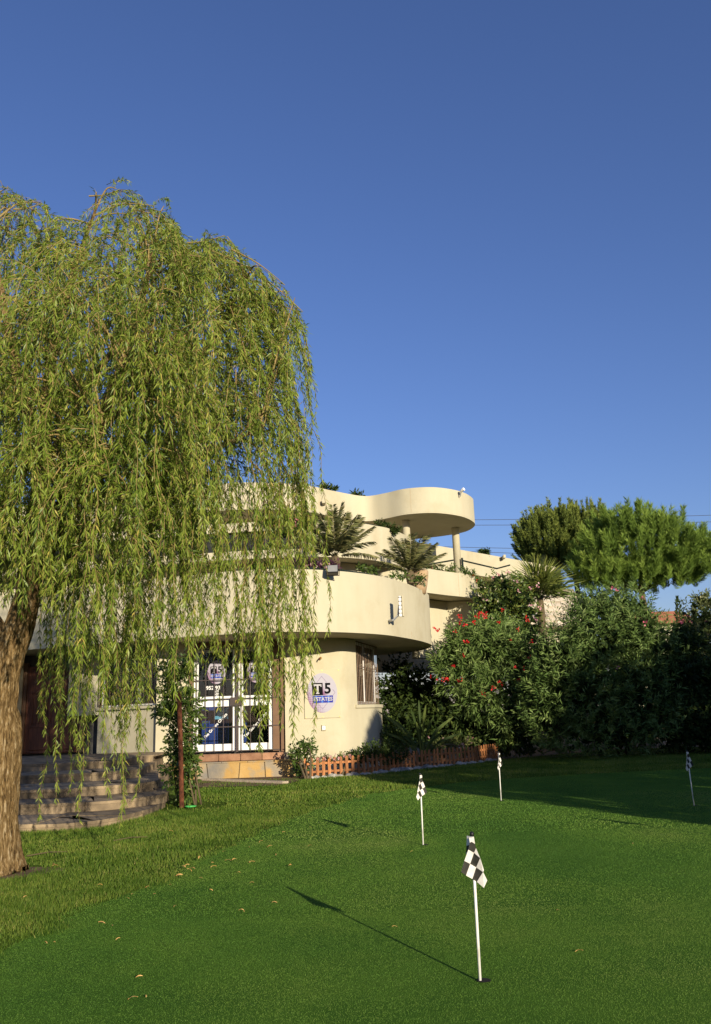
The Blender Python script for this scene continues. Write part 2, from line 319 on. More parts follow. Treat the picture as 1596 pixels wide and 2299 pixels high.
def bulk(name, V, faces_per, idx, mat, parent=None, tint=None, kind=None, smooth=False):
    """V (N,k,3) clusters of k vertices; idx list of faces (each of equal length) in a cluster"""
    N, k, _ = V.shape; L = len(idx[0])
    I = np.array(idx)
    loops = (np.arange(N)[:, None, None]*k + I[None]).reshape(-1)
    nf = N*len(idx)
    me = bpy.data.meshes.new(name)
    me.vertices.add(N*k); me.vertices.foreach_set('co', V.reshape(-1).astype(np.float32))
    me.loops.add(len(loops)); me.loops.foreach_set('vertex_index', loops.astype(np.int32))
    me.polygons.add(nf); me.polygons.foreach_set('loop_start', (np.arange(nf)*L).astype(np.int32))
    me.polygons.foreach_set('loop_total', np.full(nf, L, np.int32))
    if tint is not None:
        a = me.attributes.new('tint', 'FLOAT', 'POINT'); a.data.foreach_set('value', np.repeat(np.clip(tint, 0, 1), k).astype(np.float32))
    me.materials.append(mat); me.update(calc_edges=True)
    return link(name, me, parent, kind)
def leafverts(P, D, L, W, sag=0.12, mid=0.42, face=None):
    """diamond leaves with a slight bend: P base, D direction, L length, W width"""
    N = len(P); D = nrm(D); L = np.broadcast_to(L, (N,)); W = np.broadcast_to(W, (N,))
    Rn = rng.normal(size=(N, 3)) if face is None else face+rng.normal(size=(N, 3))*0.6
    Sd = nrm(np.cross(D, Rn)); Nn = np.cross(Sd, D)
    tip = P+D*L[:, None]-np.array([0, 0, 1])*(sag*L)[:, None]
    m = P+D*(mid*L)[:, None]+Nn*(0.06*L)[:, None]
    return np.stack([P, m+Sd*(W/2)[:, None], tip, m-Sd*(W/2)[:, None]], 1)
def leaves(name, P, D, L, W, mat, parent=None, tint=None, kind=None, sag=0.12, mid=0.42, face=None):
    V = leafverts(np.asarray(P, float), np.asarray(D, float), L, W, sag, mid, face)
    if tint is None: tint = rng.beta(2.2, 2.6, len(V))
    return bulk(name, V, 1, [(0, 1, 2, 3)], mat, parent, tint, kind)
def text(name, s, size, mat, parent, M, ext=0.002, align='CENTER', bold=0.0):
    cu = bpy.data.curves.new(name, 'FONT'); cu.body = s; cu.size = size; cu.align_x = align; cu.align_y = 'CENTER'; cu.extrude = ext; cu.offset = bold; cu.resolution_u = 3
    tmp = bpy.data.objects.new('tmp', cu); COL.objects.link(tmp)
    me = bpy.data.meshes.new_from_object(tmp); bpy.data.objects.remove(tmp); bpy.data.curves.remove(cu)
    me.transform(M); me.materials.clear(); me.materials.append(mat)
    return link(name, me, parent)
UPR = Matrix.Rotation(math.pi/2, 4, 'X')     # lettering that stands upright and faces -Y

# ------------------------------------------------------------------ ground, green, grass
G = 300.0
mesh('ground', [(-G, -G, 0), (G, -G, 0), (G, 2*G, 0), (-G, 2*G, 0)], [(0, 1, 2, 3)], MT['lawn'], kind='structure')
EDGE = spline([(-3.3, -2.5), (-3.0, 1.5), (-2.75, 4), (-2.53, 6.19), (-2.34, 7.49), (-1.92, 9.01), (-1.19, 12.92), (-.17, 16.24), (.85, 17.6), (2.4, 18.9), (5, 19.8), (9, 20.4), (14, 20.5)], 6)
GPOLY = [tuple(p) for p in EDGE]+[(16, 12), (15, -2.5)]
mesh('putting_green', [(x, y, 0.005) for x, y in GPOLY], [tuple(range(len(GPOLY)-1, -1, -1))], MT['green'], kind='structure')
def inpoly(X, Y, poly):
    c = np.zeros(len(X), bool); n = len(poly); j = n-1
    for i in range(n):
        xi, yi = poly[i]; xj, yj = poly[j]
        c ^= ((yi > Y) != (yj > Y)) & (X < (xj-xi)*(Y-yi)/(yj-yi+1e-12)+xi); j = i
    return c
def vnoise(X, Y, s, seed=0):
    """smooth value noise in the plan"""
    r = np.random.default_rng(seed); T = r.random((64, 64)); x = X*s+100; y = Y*s+100
    i = np.floor(x).astype(int); j = np.floor(y).astype(int); fx = x-i; fy = y-j; fx = fx*fx*(3-2*fx); fy = fy*fy*(3-2*fy)
    g = lambda a, b: T[a % 64, b % 64]
    return (g(i, j)*(1-fx)+g(i+1, j)*fx)*(1-fy)+(g(i, j+1)*(1-fx)+g(i+1, j+1)*fx)*fy
def scatter(y0, y1, dens):
    m = 0.9
    A = (y1-y0)*((0.45*y0+m)*2+(0.45*y1+m)*2)/2
    n = int(A*dens); Y = np.sqrt(rng.random(n)*(y1*y1-y0*y0)+y0*y0); X = (rng.random(n)*2-1)*(0.45*Y+m)
    return X, Y
STEP_EDGE = [gz(*q).xy for q in [(-200, 1862), (50, 1858), (200, 1850), (300, 1834), (350, 1822), (385, 1800)]]
NOGRASS = [tuple(p) for p in STEP_EDGE]+[(-3.6, 21), (-12, 21), (-12, 14)]
def blades(name, zones, on_green, mat, label, cat):
    VV = []; TT = []
    for (y0, y1, dens, h, wd) in zones:
        X, Y = scatter(y0, y1, dens); k = inpoly(X+(vnoise(X, Y, 2.5, 8)-.5)*.5+rng.normal(0, .05, len(X)), Y, GPOLY)
        wob = 0.0
        if not on_green: k = ~k & ~inpoly(X, Y, NOGRASS) & (Y < 21.6+np.maximum(0, X+1.4)*0.85)
        X, Y = X[k], Y[k]; n = len(X)
        if not on_green:
            worn = vnoise(X, Y, 1.1, 5)
            keep = rng.random(n) < np.where(np.hypot(X+3.95, Y-9.4) < .48, .12, 1.0)*np.where((Y > 19.5) & (X < -1.5), 0.35, 1.0)*np.where((np.hypot(X+3.3, Y-15.7) < 0.8), 0.15, 1)
            X, Y = X[keep], Y[keep]; n = len(X)
        a = rng.random(n)*2*math.pi; hh = h*(0.55+0.75*rng.random(n)); ww = wd*(0.7+0.6*rng.random(n))
        if not on_green: hh = hh*(0.6+0.9*vnoise(X, Y, 2.2, 3))
        la = rng.random(n)*2*math.pi; lean = hh*(0.1+0.5*rng.random(n)); 
        B = np.stack([X, Y, np.full(n, 0.004)], 1); sx = np.stack([np.cos(a), np.sin(a), 0*a], 1)*(ww/2)[:, None]
        T = B+np.stack([np.cos(la)*lean, np.sin(la)*lean, hh], 1)
        VV.append(np.stack([B-sx, B+sx, T], 1))
        if on_green:
            t = 0.43+0.70*(vnoise(X, Y, 0.55, 1)-.5)+0.30*(vnoise(X, Y, 2.3, 2)-.5)+0.18*(vnoise(X, Y, 9, 4)-.5)+rng.normal(0, .09, n); t += (rng.random(n) < .02)*.4
            # paler where the green was last rolled, in broad bands
            t += 0.13*np.sin((X*0.8+Y*0.35)*2.2)
        else:
            t = 0.36+0.55*(vnoise(X, Y, 1.3, 6)-.5)+0.4*(vnoise(X, Y, 5, 7)-.5)+rng.normal(0, .17, n); t += (rng.random(n) < .07)*.5
        TT.append(t)
    V = np.concatenate(VV); t = np.concatenate(TT)
    o = bulk(name, V, 1, [(0, 1, 2)], mat, None, t, 'stuff')
    tag(o, label, cat); return o
blades('putting_grass', [(2.2, 4.2, 40000, .0040, .0022), (4.2, 7, 19000, .0050, .0030), (7, 11, 7500, .0066, .0045), (11, 20.6, 1900, .010, .0090)], True, MT['green_blade'], 'close mown grass of the putting green', 'grass')
blades('lawn_grass', [(3.5, 9, 5200, .030, .0050), (9, 15, 2400, .034, .0075), (15, 30, 700, .038, .015)], False, MT['rough_blade'], 'longer grass of the lawn round the green', 'grass')

# ------------------------------------------------------------------ the curved building
bld = thing('curved_building', 'cream rendered building with curved balconies and round roof canopy', 'building', (0, 0, 0))
ST = MT['stucco']
# ground floor: drum wall beside the door, round to the corner window
DRUM = spline([(-1.93, 21.28), (-1.45, 21.33), (-.95, 21.445), (-.5, 21.58), (-.12, 22.05), (.24, 22.65), (.47, 23.35), (.55, 24.1), (.45, 25.0), (.1, 25.9), (-.6, 26.6), (-1.6, 27.0)], 6)
iw = 24
V, F = strip(DRUM[:iw+1], 0, 3.42, 0.28); mesh('wall', V, F, ST, bld, smooth=True)
V, F = strip(DRUM[iw:], 0, 1.66, 0.28); mesh('wall', V, F, ST, bld, smooth=True)
V, F = strip(offset(DRUM[iw-1:], -0.04), 1.662, 1.745, 0.34); mesh('sill', V, F, ST, bld, smooth=True)
V, F = strip(DRUM[50:], 1.75, 3.42, 0.28); mesh('wall', V, F, ST, bld, smooth=True)
# corner window: chord across the drum
A = DRUM[iw]+np.array([.02, .03]); B = DRUM[iw+20]+np.array([-.06, .0]); d = B-A; Lw = np.linalg.norm(d); d /= Lw; nn = np.array([-d[1], d[0]])
def chord(s, off, z): p = A+d*s+nn*off; return (p[0], p[1], z)
def chordbox(s0, s1, o0, o1, z0, z1):
    V = [chord(s, o, z) for z in (z0, z1) for o in (o0, o1) for s in (s0, s1)]
    return V, [(0, 2, 3, 1), (4, 5, 7, 6), (0, 1, 5, 4), (2, 6, 7, 3), (0, 4, 6, 2), (1, 3, 7, 5)]
fr = mesh('corner_window', *join([chordbox(0, Lw, .10, .16, 1.75, 1.83), chordbox(0, Lw, .10, .16, 3.32, 3.40), chordbox(0, .07, .10, .16, 1.83, 3.32), chordbox(Lw-.07, Lw, .10, .16, 1.83, 3.32), chordbox(Lw*.5-.04, Lw*.5+.04, .10, .16, 1.83, 3.32)]), MT['white'], bld)
mesh('curtain', *join([chordbox(Lw*i/14, Lw*(i+1)/14-.02, .18+.03*(i % 2), .20+.03*(i % 2), 1.78, 3.38) for i in range(14)]), MT['curtain'], fr)
mesh('pane', *chordbox(.07, Lw*.5-.04, .125, .132, 1.83, 3.32), MT['glass'], fr)
mesh('pane', *chordbox(Lw*.5+.04, Lw-.07, .125, .132, 1.83, 3.32), MT['glass'], fr)
gr = mesh('security_grille', *chordbox(0, Lw, .0, .02, 2.72, 2.745), MT['bar'], bld)
for z in (1.78, 3.36): mesh('grille_rail', *chordbox(0, Lw, .0, .02, z, z+.025), MT['bar'], gr)
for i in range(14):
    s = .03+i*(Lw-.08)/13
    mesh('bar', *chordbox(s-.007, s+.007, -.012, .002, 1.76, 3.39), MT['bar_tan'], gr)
# wall left of the door, window bay, recessed entrance
DY = 21.45
V, F = boxdata(-5.15, -4.30, 21.28, 21.6, 0, 3.42); mesh('wall', V, F, ST, bld)
# the bay with the barred window turns away to the left
def chordkit(A, B):
    A = np.array(A, float); B = np.array(B, float); d_ = B-A; L_ = np.linalg.norm(d_); d_ /= L_; n_ = np.array([-d_[1], d_[0]])
    def bx_(s0, s1, o0, o1, z0, z1):
        V = []
        for z in (z0, z1):
            for o in (o0, o1):
                for s_ in (s0, s1): p = A+d_*s_+n_*o; V.append((p[0], p[1], z))
        return V, [(0, 2, 3, 1), (4, 5, 7, 6), (0, 1, 5, 4), (2, 6, 7, 3), (0, 4, 6, 2), (1, 3, 7, 5)]
    return bx_, L_
cb, LB = chordkit((-7.12, 22.95), (-5.152, 21.45))
mesh('wall', *cb(0, LB, 0, .3, 0, 1.83), ST, bld); mesh('sill', *cb(-.02, LB-.02, -.07, .25, 1.832, 1.90), ST, bld)
box('wall', -7.95, -7.12, 22.95, 23.1, 1.72, 3.42, ST, bld)
box('wall', -12.5, -9.3, 22.9, 23.2, 0, 3.42, ST, bld)
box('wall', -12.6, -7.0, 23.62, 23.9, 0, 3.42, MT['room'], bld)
# carved entrance door
ed = box('entrance_door', -9.25, -7.75, 23.40, 23.47, 0.76, 3.1, MT['wood_door'], bld, .01)
for i in range(2):
    x0 = -9.2+i*.74
    for z0, z1 in ((0.85, 1.45), (2.35, 3.0)): box('panel', x0+.08, x0+.64, 23.372, 23.398, z0, z1, MT['wood_door'], ed, .012)
    for k in range(6): box('baluster', x0+.10+k*.10, x0+.15+k*.10, 23.365, 23.397, 1.55, 2.25, MT['wood_door'], ed, .012)
box('door_frame', -9.38, -9.252, 23.35, 23.5, .76, 3.2, MT['brownframe'], bld); box('door_frame', -7.748, -7.62, 23.35, 23.5, .76, 3.2, MT['brownframe'], bld)
# rooms behind the glass
box('room_wall', -6.9, -1.7, 24.6, 24.8, 0, 3.42, MT['room'], bld)
box('room_floor', -6.9, -1.0, 21.62, 24.6, .60, .68, MT['room'], bld)
box('room_wall', -5.0, -4.9, 21.62, 24.58, .68, 3.4, MT['room'], bld)
box('display_board', -4.25, -3.55, 22.6, 22.66, .72, 2.0, MT['blue'], bld); box('display_board', -3.4, -3.1, 22.9, 22.95, .72, 1.7, MT['blue'], bld)
box('poster', -3.85, -3.5, 22.2, 22.22, 1.5, 1.78, MT['lightblue'], bld)
# window with bars left of the vine
wf = mesh('window', *join([cb(.03, LB-.03, .07, .15, 1.90, 1.97), cb(.03, LB-.03, .07, .15, 3.33, 3.40), cb(.03, .10, .07, .15, 1.97, 3.33), cb(LB-.10, LB-.03, .07, .15, 1.97, 3.33), cb(LB*.62, LB*.62+.10, .07, .15, 1.97, 3.33)]), MT['white'], bld)
for a, b in ((.10, LB*.62), (LB*.62+.10, LB-.10)): mesh('pane', *cb(a, b, .105, .112, 1.97, 3.33), MT['glass'], wf)
mesh('curtain', *join([cb(.12+.075*i, .165+.075*i, .2+.02*(i % 2), .22+.02*(i % 2), 1.92, 3.38) for i in range(11)]), MT['curtain'], wf)
mesh('display_board', *cb(LB*.55, LB*.98, .55, .60, 1.5, 2.9), MT['blue'], bld)
for z in (1.95, 2.78, 3.34): mesh('grille_rail', *cb(.02, LB-.02, -.04, -.02, z, z+.02), MT['bar'], bld)
for i in range(16): x = .05+i*(LB-.1)/15; mesh('bar', *cb(x-.008, x+.008, -.055, -.041, 1.93, 3.38), MT['bar'], wf)

# glazed double door
DX0, DX1, DB, DT = -4.26, -1.98, .70, 3.40
dfr = mesh('door_frame', *join([boxdata(DX1-.26, DX1-.02, 21.30, 21.36, DB, DT), boxdata(DX1-.05, DX1+.02, 21.20, 21.27, DB-.02, DT), boxdata(DX0-.06, DX0+.02, 21.2, 21.33, DB, DT), boxdata(DX0, DX1, 21.25, 21.33, DT-.12, DT)]), MT['brownframe'], bld)
leafs = []
for i, (a, b) in enumerate(((DX0+.03, -3.14), (-3.10, DX1-.27))):
    dz = (DB+.03, 1.93, 3.26)
    lf = mesh('door_leaf', *join([boxdata(a, a+.11, 21.37, 21.43, dz[0], dz[2]), boxdata(b-.11, b, 21.37, 21.43, dz[0], dz[2]), boxdata(a+.11, b-.11, 21.37, 21.43, dz[0], dz[0]+.17), boxdata(a+.11, b-.11, 21.37, 21.43, dz[1]-.12, dz[1]+.13), boxdata(a+.11, b-.11, 21.37, 21.43, dz[2]-.1, dz[2])]), MT['white'], bld)
    box('pane', a+.11, b-.11, 21.398, 21.404, dz[0]+.17, dz[1]-.12, MT['glass'], lf)
    box('pane', a+.11, b-.11, 21.398, 21.404, dz[1]+.13, dz[2]-.1, MT['glass'], lf); leafs.append((lf, a, b))
dg = mesh('security_grille', *join([boxdata(DX0+.03, DX1-.05, 21.285, 21.30, z, z+.022) for z in (DB+.02, 1.30, 1.98, 2.45, 3.22)]+[boxdata(-3.16, -3.10, 21.27, 21.31, DB, DT-.12), boxdata(-3.30, -2.98, 21.262, 21.27, 1.82, 2.02)]), MT['bar'], bld)
for i in range(9):
    x = DX0+.12+i*.225
    if abs(x+3.13) > .08: box('bar', x-.008, x+.008, 21.27, 21.284, DB+.01, DT-.13, MT['bar'], dg)
box('lock', -3.17, -3.09, 21.25, 21.261, 1.88, 1.95, MT['brass'], dg)
# prints stuck on the glass
def disc(c, rx, rz, y, th, n=40):
    V = [(c[0]+rx*math.cos(2*math.pi*k/n), y, c[1]+rz*math.sin(2*math.pi*k/n)) for k in range(n)]+[(c[0]+rx*math.cos(2*math.pi*k/n), y+th, c[1]+rz*math.sin(2*math.pi*k/n)) for k in range(n)]
    return V, [tuple(range(n)), tuple(range(2*n-1, n-1, -1))]+[(k, n+k, n+(k+1) % n, (k+1) % n) for k in range(n)]
TPOLY = [(-.5, .5), (-.5, .22), (-.40, .22), (-.36, .34), (-.12, .34), (-.12, -.38), (-.22, -.40), (-.22, -.5), (.22, -.5), (.22, -.40), (.12, -.38), (.12, .34), (.36, .34), (.40, .22), (.5, .22), (.5, .5)]
def flat(poly, y, th=.002):
    n = len(poly); V = [(x, y, z) for x, z in poly]+[(x, y+th, z) for x, z in poly]
    return V, [tuple(range(n)), tuple(range(2*n-1, n-1, -1))]+[(k, n+k, n+(k+1) % n, (k+1) % n) for k in range(n)]
def rect(x0, x1, z0, z1): return [(x0, z0), (x0, z1), (x1, z1), (x1, z0)]
def line2(a, b, w, y):
    a = np.array(a); b = np.array(b); t = (b-a)/np.linalg.norm(b-a); n_ = np.array([-t[1], t[0]])*w/2
    return flat([tuple(a-n_), tuple(a+n_), tuple(b+n_), tuple(b-n_)], y)
def logo(parent, c, k, y, ballname='logo_ball'):
    """printed golf ball with the lettering, c centre, k scale, y plane of the board"""
    cx, cz = c
    T = lambda x, z: (cx+k*x, cz+k*z)
    b = mesh(ballname, *disc(c, .385*k, .49*k, y-.006, .006), MT['ball'], parent)
    dia = [T(-.01, .41), T(.33, .0), T(.0, -.40), T(-.335, .0)]
    mesh('diamond_line', *join([line2(dia[i], dia[(i+1) % 4], .008*k, y-.0085) for i in range(4)]), plain('violet_ink', (.16, .1, .2)), b)
    mesh('letter_square', *flat([T(*p) for p in rect(-.255, .012, -.06, .245)], y-.0115), MT['printblack'], b)
    mesh('letter_square', *flat([T(*p) for p in rect(.014, .265, -.06, .245)], y-.0115), MT['ball'], b)
    mesh('letter_t', *flat([T(-.118+.20*p[0], .093+.24*p[1]) for p in TPOLY], y-.0145), MT['printwhite'], b)
    x5, z5 = T(.14, .093); text('figure_five', '5', .36*k, MT['printblack'], b, Matrix.Translation((x5, y-.0140, z5)) @ UPR, .0012, bold=.011*k)
    mesh('banner', *flat([T(*p) for p in rect(-.245, .27, -.245, -.072)], y-.012), MT['banner'], b)
    xe, ze = T(.013, -.158); text('lettering', 'ESTATES', .128*k, MT['printwhite'], b, Matrix.Translation((xe, y-.0150, ze)) @ UPR, .0012, bold=.0035*k)
    return b
for i, (lf, a, b) in enumerate(leafs):
    c = (a+b)/2; logo(lf, (c+.02, 2.66), .60, 21.395)
    if i == 0:
        text('lettering', '952 93', .13, MT['white'], lf, Matrix.Translation((c-.06, 21.392, 2.27)) @ UPR, .001, bold=.003)
        for j, s_ in enumerate(('619', '630', '638')): text('lettering', s_, .075, MT['white'], lf, Matrix.Translation((c+.02, 21.392, 2.185-.065*j)) @ UPR, .001, bold=.0015)
    text('lettering', 'The Golfers Choice', .10, MT['white'], lf, Matrix.Translation((c, 21.392, 1.34)) @ UPR @ Matrix.Rotation(math.radians(46), 4, 'Z'), .001, bold=.002)

# first balcony: curved parapet and soffit
BAL = spline([(-13, 23.4), (-9, 21.85), (-6.5, 20.75), (-4.8, 20.05), (-3.4, 19.55), (-2.0, 19.33), (-.6, 19.85), (.5, 20.85), (1.15, 22.0), (1.75, 23.45), (2.13, 25.0), (2.0, 26.7), (1.35, 27.9), (0.2, 28.6)], 8)
V, F = strip(BAL, 3.42, 4.90, 0.22)
mesh('balcony_parapet', V, F, ST, bld, smooth=True)
mesh('balcony_slab', *slab([tuple(p) for p in offset(BAL, .03)]+[(-6, 28.8), (-13, 26)], 3.424, 3.75), ST, bld)
RAIL = offset(BAL, .42)
mesh('handrail', *tube([(x, y, 5.0) for x, y in RAIL[34:82:2]], .035, 8), MT['railgreen'], bld)
for k in (40, 50, 60, 70, 80): mesh('rail_post', *tube([(RAIL[k][0], RAIL[k][1], 3.75), (RAIL[k][0], RAIL[k][1], 4.99)], .025, 6), MT['railgreen'], bld)
# first floor wall behind it
FL1 = spline([(-13, 26), (-6, 24.6), (-3.3, 24.2), (-1.3, 24.25), (-.2, 24.6), (.6, 25.5), (.9, 26.6), (.6, 28)], 6)
mesh('wall', *strip(FL1, 3.75, 5.92, .3), ST, bld, smooth=True)
# second parapet with a long dark window slot at the left
L2 = spline([(-13, 25.2), (-6.5, 23.75), (-3.4, 23.28), (-2.0, 23.22), (-.95, 23.3), (0.0, 23.75), (.58, 24.25), (1.1, 24.85), (1.72, 26.2), (1.95, 27.4), (1.6, 28.8), (.6, 29.8)], 8)
ks = 27
mesh('parapet', *strip(L2[ks:], 5.90, 6.97, .22), ST, bld, smooth=True)
mesh('parapet', *strip(L2[:ks+1], 5.90, 6.14, .22), ST, bld, smooth=True)
mesh('parapet', *strip(L2[:ks+1], 6.70, 6.97, .22), ST, bld, smooth=True)
mesh('window_slot', *strip(offset(L2[:ks+1], .14), 6.142, 6.698, .05), MT['dark'], bld, smooth=True)
mesh('terrace_slab', *slab([tuple(p) for p in offset(L2, .03)]+[(-6, 30), (-13, 28)], 5.93, 6.1), ST, bld)
FL2 = spline([(-13, 29), (-6, 27.9), (-2.5, 27.9), (-.8, 28.5), (.2, 29.3), (.7, 31)], 6)
mesh('wall', *strip(FL2, 6.1, 8.0, .3), ST, bld, smooth=True)
mesh('handrail', *tube([(x, y, 7.06) for x, y in offset(L2, .3)[30:64:2]], .03, 6), MT['railgreen'], bld)
# roof canopy ending in a disc on two columns
RF = spline([(-13, 28.4), (-8, 26.7), (-5, 26.0), (-3.4, 25.8), (-1.75, 26.3), (-.8, 27.15), (.05, 27.9), (.5, 28.05), (1.05, 27.75), (1.75, 27.25), (2.7, 27.2), (3.65, 27.85), (4.22, 28.9), (4.28, 29.75), (4.0, 30.5), (3.25, 31.05), (2.2, 31.45), (.9, 31.9)], 8)
mesh('roof_canopy', *slab([tuple(p) for p in RF]+[(-1, 34), (-13, 33)], 8.0, 8.04), ST, bld)
mesh('roof_parapet', *strip(RF, 8.042, 8.90, .2), ST, bld, smooth=True)
for x, y, z0 in ((1.74, 28.2, 6.1), (3.63, 29.7, 5.8)):
    mesh('column', *lathe([(.135, z0), (.135, 7.96), (.15, 7.998)], 20, (x, y, 0)), ST, bld, smooth=True)
# right wing
W1 = spline([(.6, 25.35), (1.77, 25.65), (2.85, 26.7), (3.65, 27.45), (4.08, 28.2), (4.05, 29.2), (3.4, 30.5)], 8)
mesh('wing_parapet', *strip(W1, 5.14, 5.92, .2), ST, bld, smooth=True)
mesh('wing_slab', *slab([tuple(p) for p in offset(W1, .03)]+[(1.2, 31), (.95, 28)], 5.16, 5.8), ST, bld)
mesh('wall', *strip([(1.9, 27.2), (2.6, 27.9), (3.0, 28.35)], 3.2, 5.138, .3), ST, bld)
mesh('wall', *strip([(3.0, 28.35), (3.9, 28.2), (5.2, 30.6)], 3.2, 5.136, .3), ST, bld)
mesh('wing_rail', *join([tube([tuple(at(*q, 29)) for q in ((955, 1268), (1018, 1257))], .03, 6), tube([tuple(at(*q, 29.5)) for q in ((1038, 1258), (1115, 1276), (1145, 1268))], .03, 6), tube([tuple(at(*q, 29.5)) for q in ((1037, 1252), (1039, 1276))], .04, 6)]), MT['railgreen'], bld)
# seams in the render
for Pth, k_, z0, z1 in ((BAL, 67, 3.425, 3.62), (RF, 73, 8.05, 8.895), (W1, 20, 5.145, 5.915)):
    a_, b_ = Pth[k_], Pth[k_+1]; e_ = (b_-a_)/np.linalg.norm(b_-a_); n_ = np.array([e_[1], -e_[0]])
    mesh('render_seam', *slab([tuple(a_+e_*.02-n_*.01), tuple(a_+e_*.027-n_*.01), tuple(a_+e_*.027+n_*.004), tuple(a_+e_*.02+n_*.004)], z0, z1), MT['pot'], bld)
LW = np.array([(1.2, 30.9), (2.33, 31.6), (4.55, 33.8), (7.15, 36.4), (9.6, 38.9)])
mesh('wing_wall', *strip(LW, 6.95, 7.92, .25), ST, bld, smooth=True)
mesh('wing_wall', *strip(offset(LW, .9), 3.0, 6.95, .25), ST, bld, smooth=True)
mesh('wing_roof', *slab([tuple(p) for p in offset(LW, .01)]+[tuple(p) for p in offset(LW, 4)][::-1], 6.952, 7.1), ST, bld)
for q, Y in (((727, 1128), 26.9), ((1130, 1250), 35.4)):
    p = at(*q, Y); mesh('vent', *boxdata(p.x-.05, p.x+.05, p.y-.3, p.y+.12, p.z-.09, p.z+.05, .01), MT['acrylic'], bld)
# building's solid core, out of view behind the floors
box('core_wall', -12.6, -1.5, 28.2, 33, 0, 7.9, ST, bld)
# stone base of the door
box('step_core', -4.55, -1.90, 21.06, 21.5, 0, .655, MT['mortar'], bld)
for i in range(5):
    x0 = -4.58+i*.527; box('sill_brick', x0, x0+.515, 20.98, 21.26, .505, .668+.006*(i % 2), MT['terracotta'], bld, .012)
box('step_core', -4.62, -1.58, 20.78, 21.055, 0, .455, MT['mortar'], bld)
xs = [-4.66, -4.06, -3.72, -3.02, -2.36, -1.54]
tl = [0, .05, -.06, .04, -.03, 0]
for i in range(5):
    a, b = xs[i]+.012, xs[i+1]-.012; ta, tb = tl[i], tl[i+1]
    V = [(a, 20.735, 0), (b, 20.735, 0), (b, 20.779, 0), (a, 20.779, 0), (a+ta, 20.735, .47), (b+tb, 20.735, .47), (b+tb, 20.779, .47), (a+ta, 20.779, .47)]
    mesh('flagstone', V, slab([(0, 0)]*4, 0, 1)[1], MT['slate'], bld)
for i in range(5):
    a, b = -4.66+i*.624, -4.66+(i+1)*.624-.012; box('coping_stone', a, b, 20.72, 20.98, .472, .502, MT['slate'], bld, .006)
# soil along the wall foot
mesh('planting_bed', [(x, y, .008) for x, y in [(-4.7, 20.75), (-4.4, 20.0), (-1.9, 19.6), (-1.45, 21.3), (0.2, 23.0), (2, 24.6), (3.3, 25.7), (4.3, 26.5), (14, 27.5), (14, 40), (-4.7, 40)]], [tuple(range(11))], MT['soil'], kind='structure')

# ------------------------------------------------------------------ fixtures on the building
sg = thing('wall_sign', 'clear square wall sign with printed golf ball reading T5 ESTATES', 'sign', (-1.0, 21.415, 2.04), local=True, rz=math.radians(13))
mesh('backing_panel', *boxdata(-.455, .455, -.012, -.004, -.60, .60, .002), MT['acrylic'], sg)
logo(sg, (0, .02), 1.0, -.0125, 'printed_ball')
for x in (-.43, 0, .43):
    for z in (-.575, 0, .575):
        if x or z: mesh('screw', *[(lambda VF: VF)(disc((x, z), .013, .013, -.022, .01, 10))][0], MT['brass'], sg)
p = at(727, 1633, 21.45)
sk = thing('utility_box', 'small square utility cover on the wall below the round sign', 'utility box', (p.x, 21.42, p.z), local=True, rz=math.radians(13))
mesh('frame', *join([boxdata(-.055, .055, -.03, .02, -.068, -.05), boxdata(-.055, .055, -.03, .02, .05, .068), boxdata(-.055, -.04, -.03, .02, -.05, .05), boxdata(.04, .055, -.03, .02, -.05, .05)]), MT['acrylic'], sk)
mesh('cover', *boxdata(-.038, .038, -.018, .02, -.048, .048, .004), MT['grey_metal'], sk); mesh('knob', *boxdata(-.012, .012, -.032, -.0185, -.02, .012), MT['brownframe'], sk)
p = at(720, 1477, 21.4)
hk = thing('wall_hook', 'tiny rusty pipe stub on the wall above the round sign', 'hook', (p.x, 21.36, p.z), local=True)
mesh('flange', *disc((0, 0), .035, .035, -.02, .03, 12), MT['brass'], hk); mesh('stub', *tube([(0, -.02, 0), (-.01, -.08, .0), (-.03, -.10, -.03), (-.035, -.10, -.06)], .016, 8), MT['rust'], hk)
# flood lamp on the first parapet
p = at(747, 1279, 19.55)
fl = thing('flood_lamp', 'grey flood lamp on the parapet below the left cycad', 'lamp', (p.x, p.y, p.z))
q = p+Vector((0, -.06, 0))
V, F = boxdata(-.13, .13, -.05, .12, -.10, .10, .015); Rm = Matrix.Rotation(math.radians(-18), 4, 'X')
mesh('housing', [tuple(q+(Rm @ Vector(v))) for v in V], F, MT['black'], fl)
V, F = boxdata(-.115, .115, -.058, -.051, -.085, .085); mesh('glass', [tuple(q+(Rm @ Vector(v))) for v in V], F, MT['lampglass'], fl)
mesh('bracket', *tube([(q.x-.15, q.y+.02, q.z), (q.x-.15, q.y+.1, q.z-.13), (q.x+.15, q.y+.1, q.z-.13), (q.x+.15, q.y+.02, q.z)], .012, 6), MT['black'], fl)
# antenna panel on an angled arm
a0 = at(868, 1393, 21.25); a1 = at(882, 1392, 21.0); a2 = at(893, 1382, 20.95); a3 = at(896, 1358, 20.95)
an = thing('panel_antenna', 'white panel antenna on a bent pipe on the right end of the balcony', 'antenna', (a0.x, a0.y, a0.z))
mesh('wall_plate', *boxdata(a0.x-.05, a0.x+.05, a0.y-.03, a0.y+.02, a0.z-.09, a0.z+.09), MT['grey_metal'], an)
mesh('arm', *tube([tuple(v) for v in (a0, a1, a2, a3)], .025, 8), MT['grey_metal'], an)
mesh('brace', *tube([tuple(a0+Vector((.02, -.02, -.05))), tuple(a1+Vector((.06, 0, .02)))], .014, 6), MT['grey_metal'], an)
c = at(897, 1361, 20.9)
mesh('panel', *boxdata(c.x-.02, c.x+.045, c.y-.05, c.y+.05, c.z-.26, c.z+.26, .008), MT['white'], an)
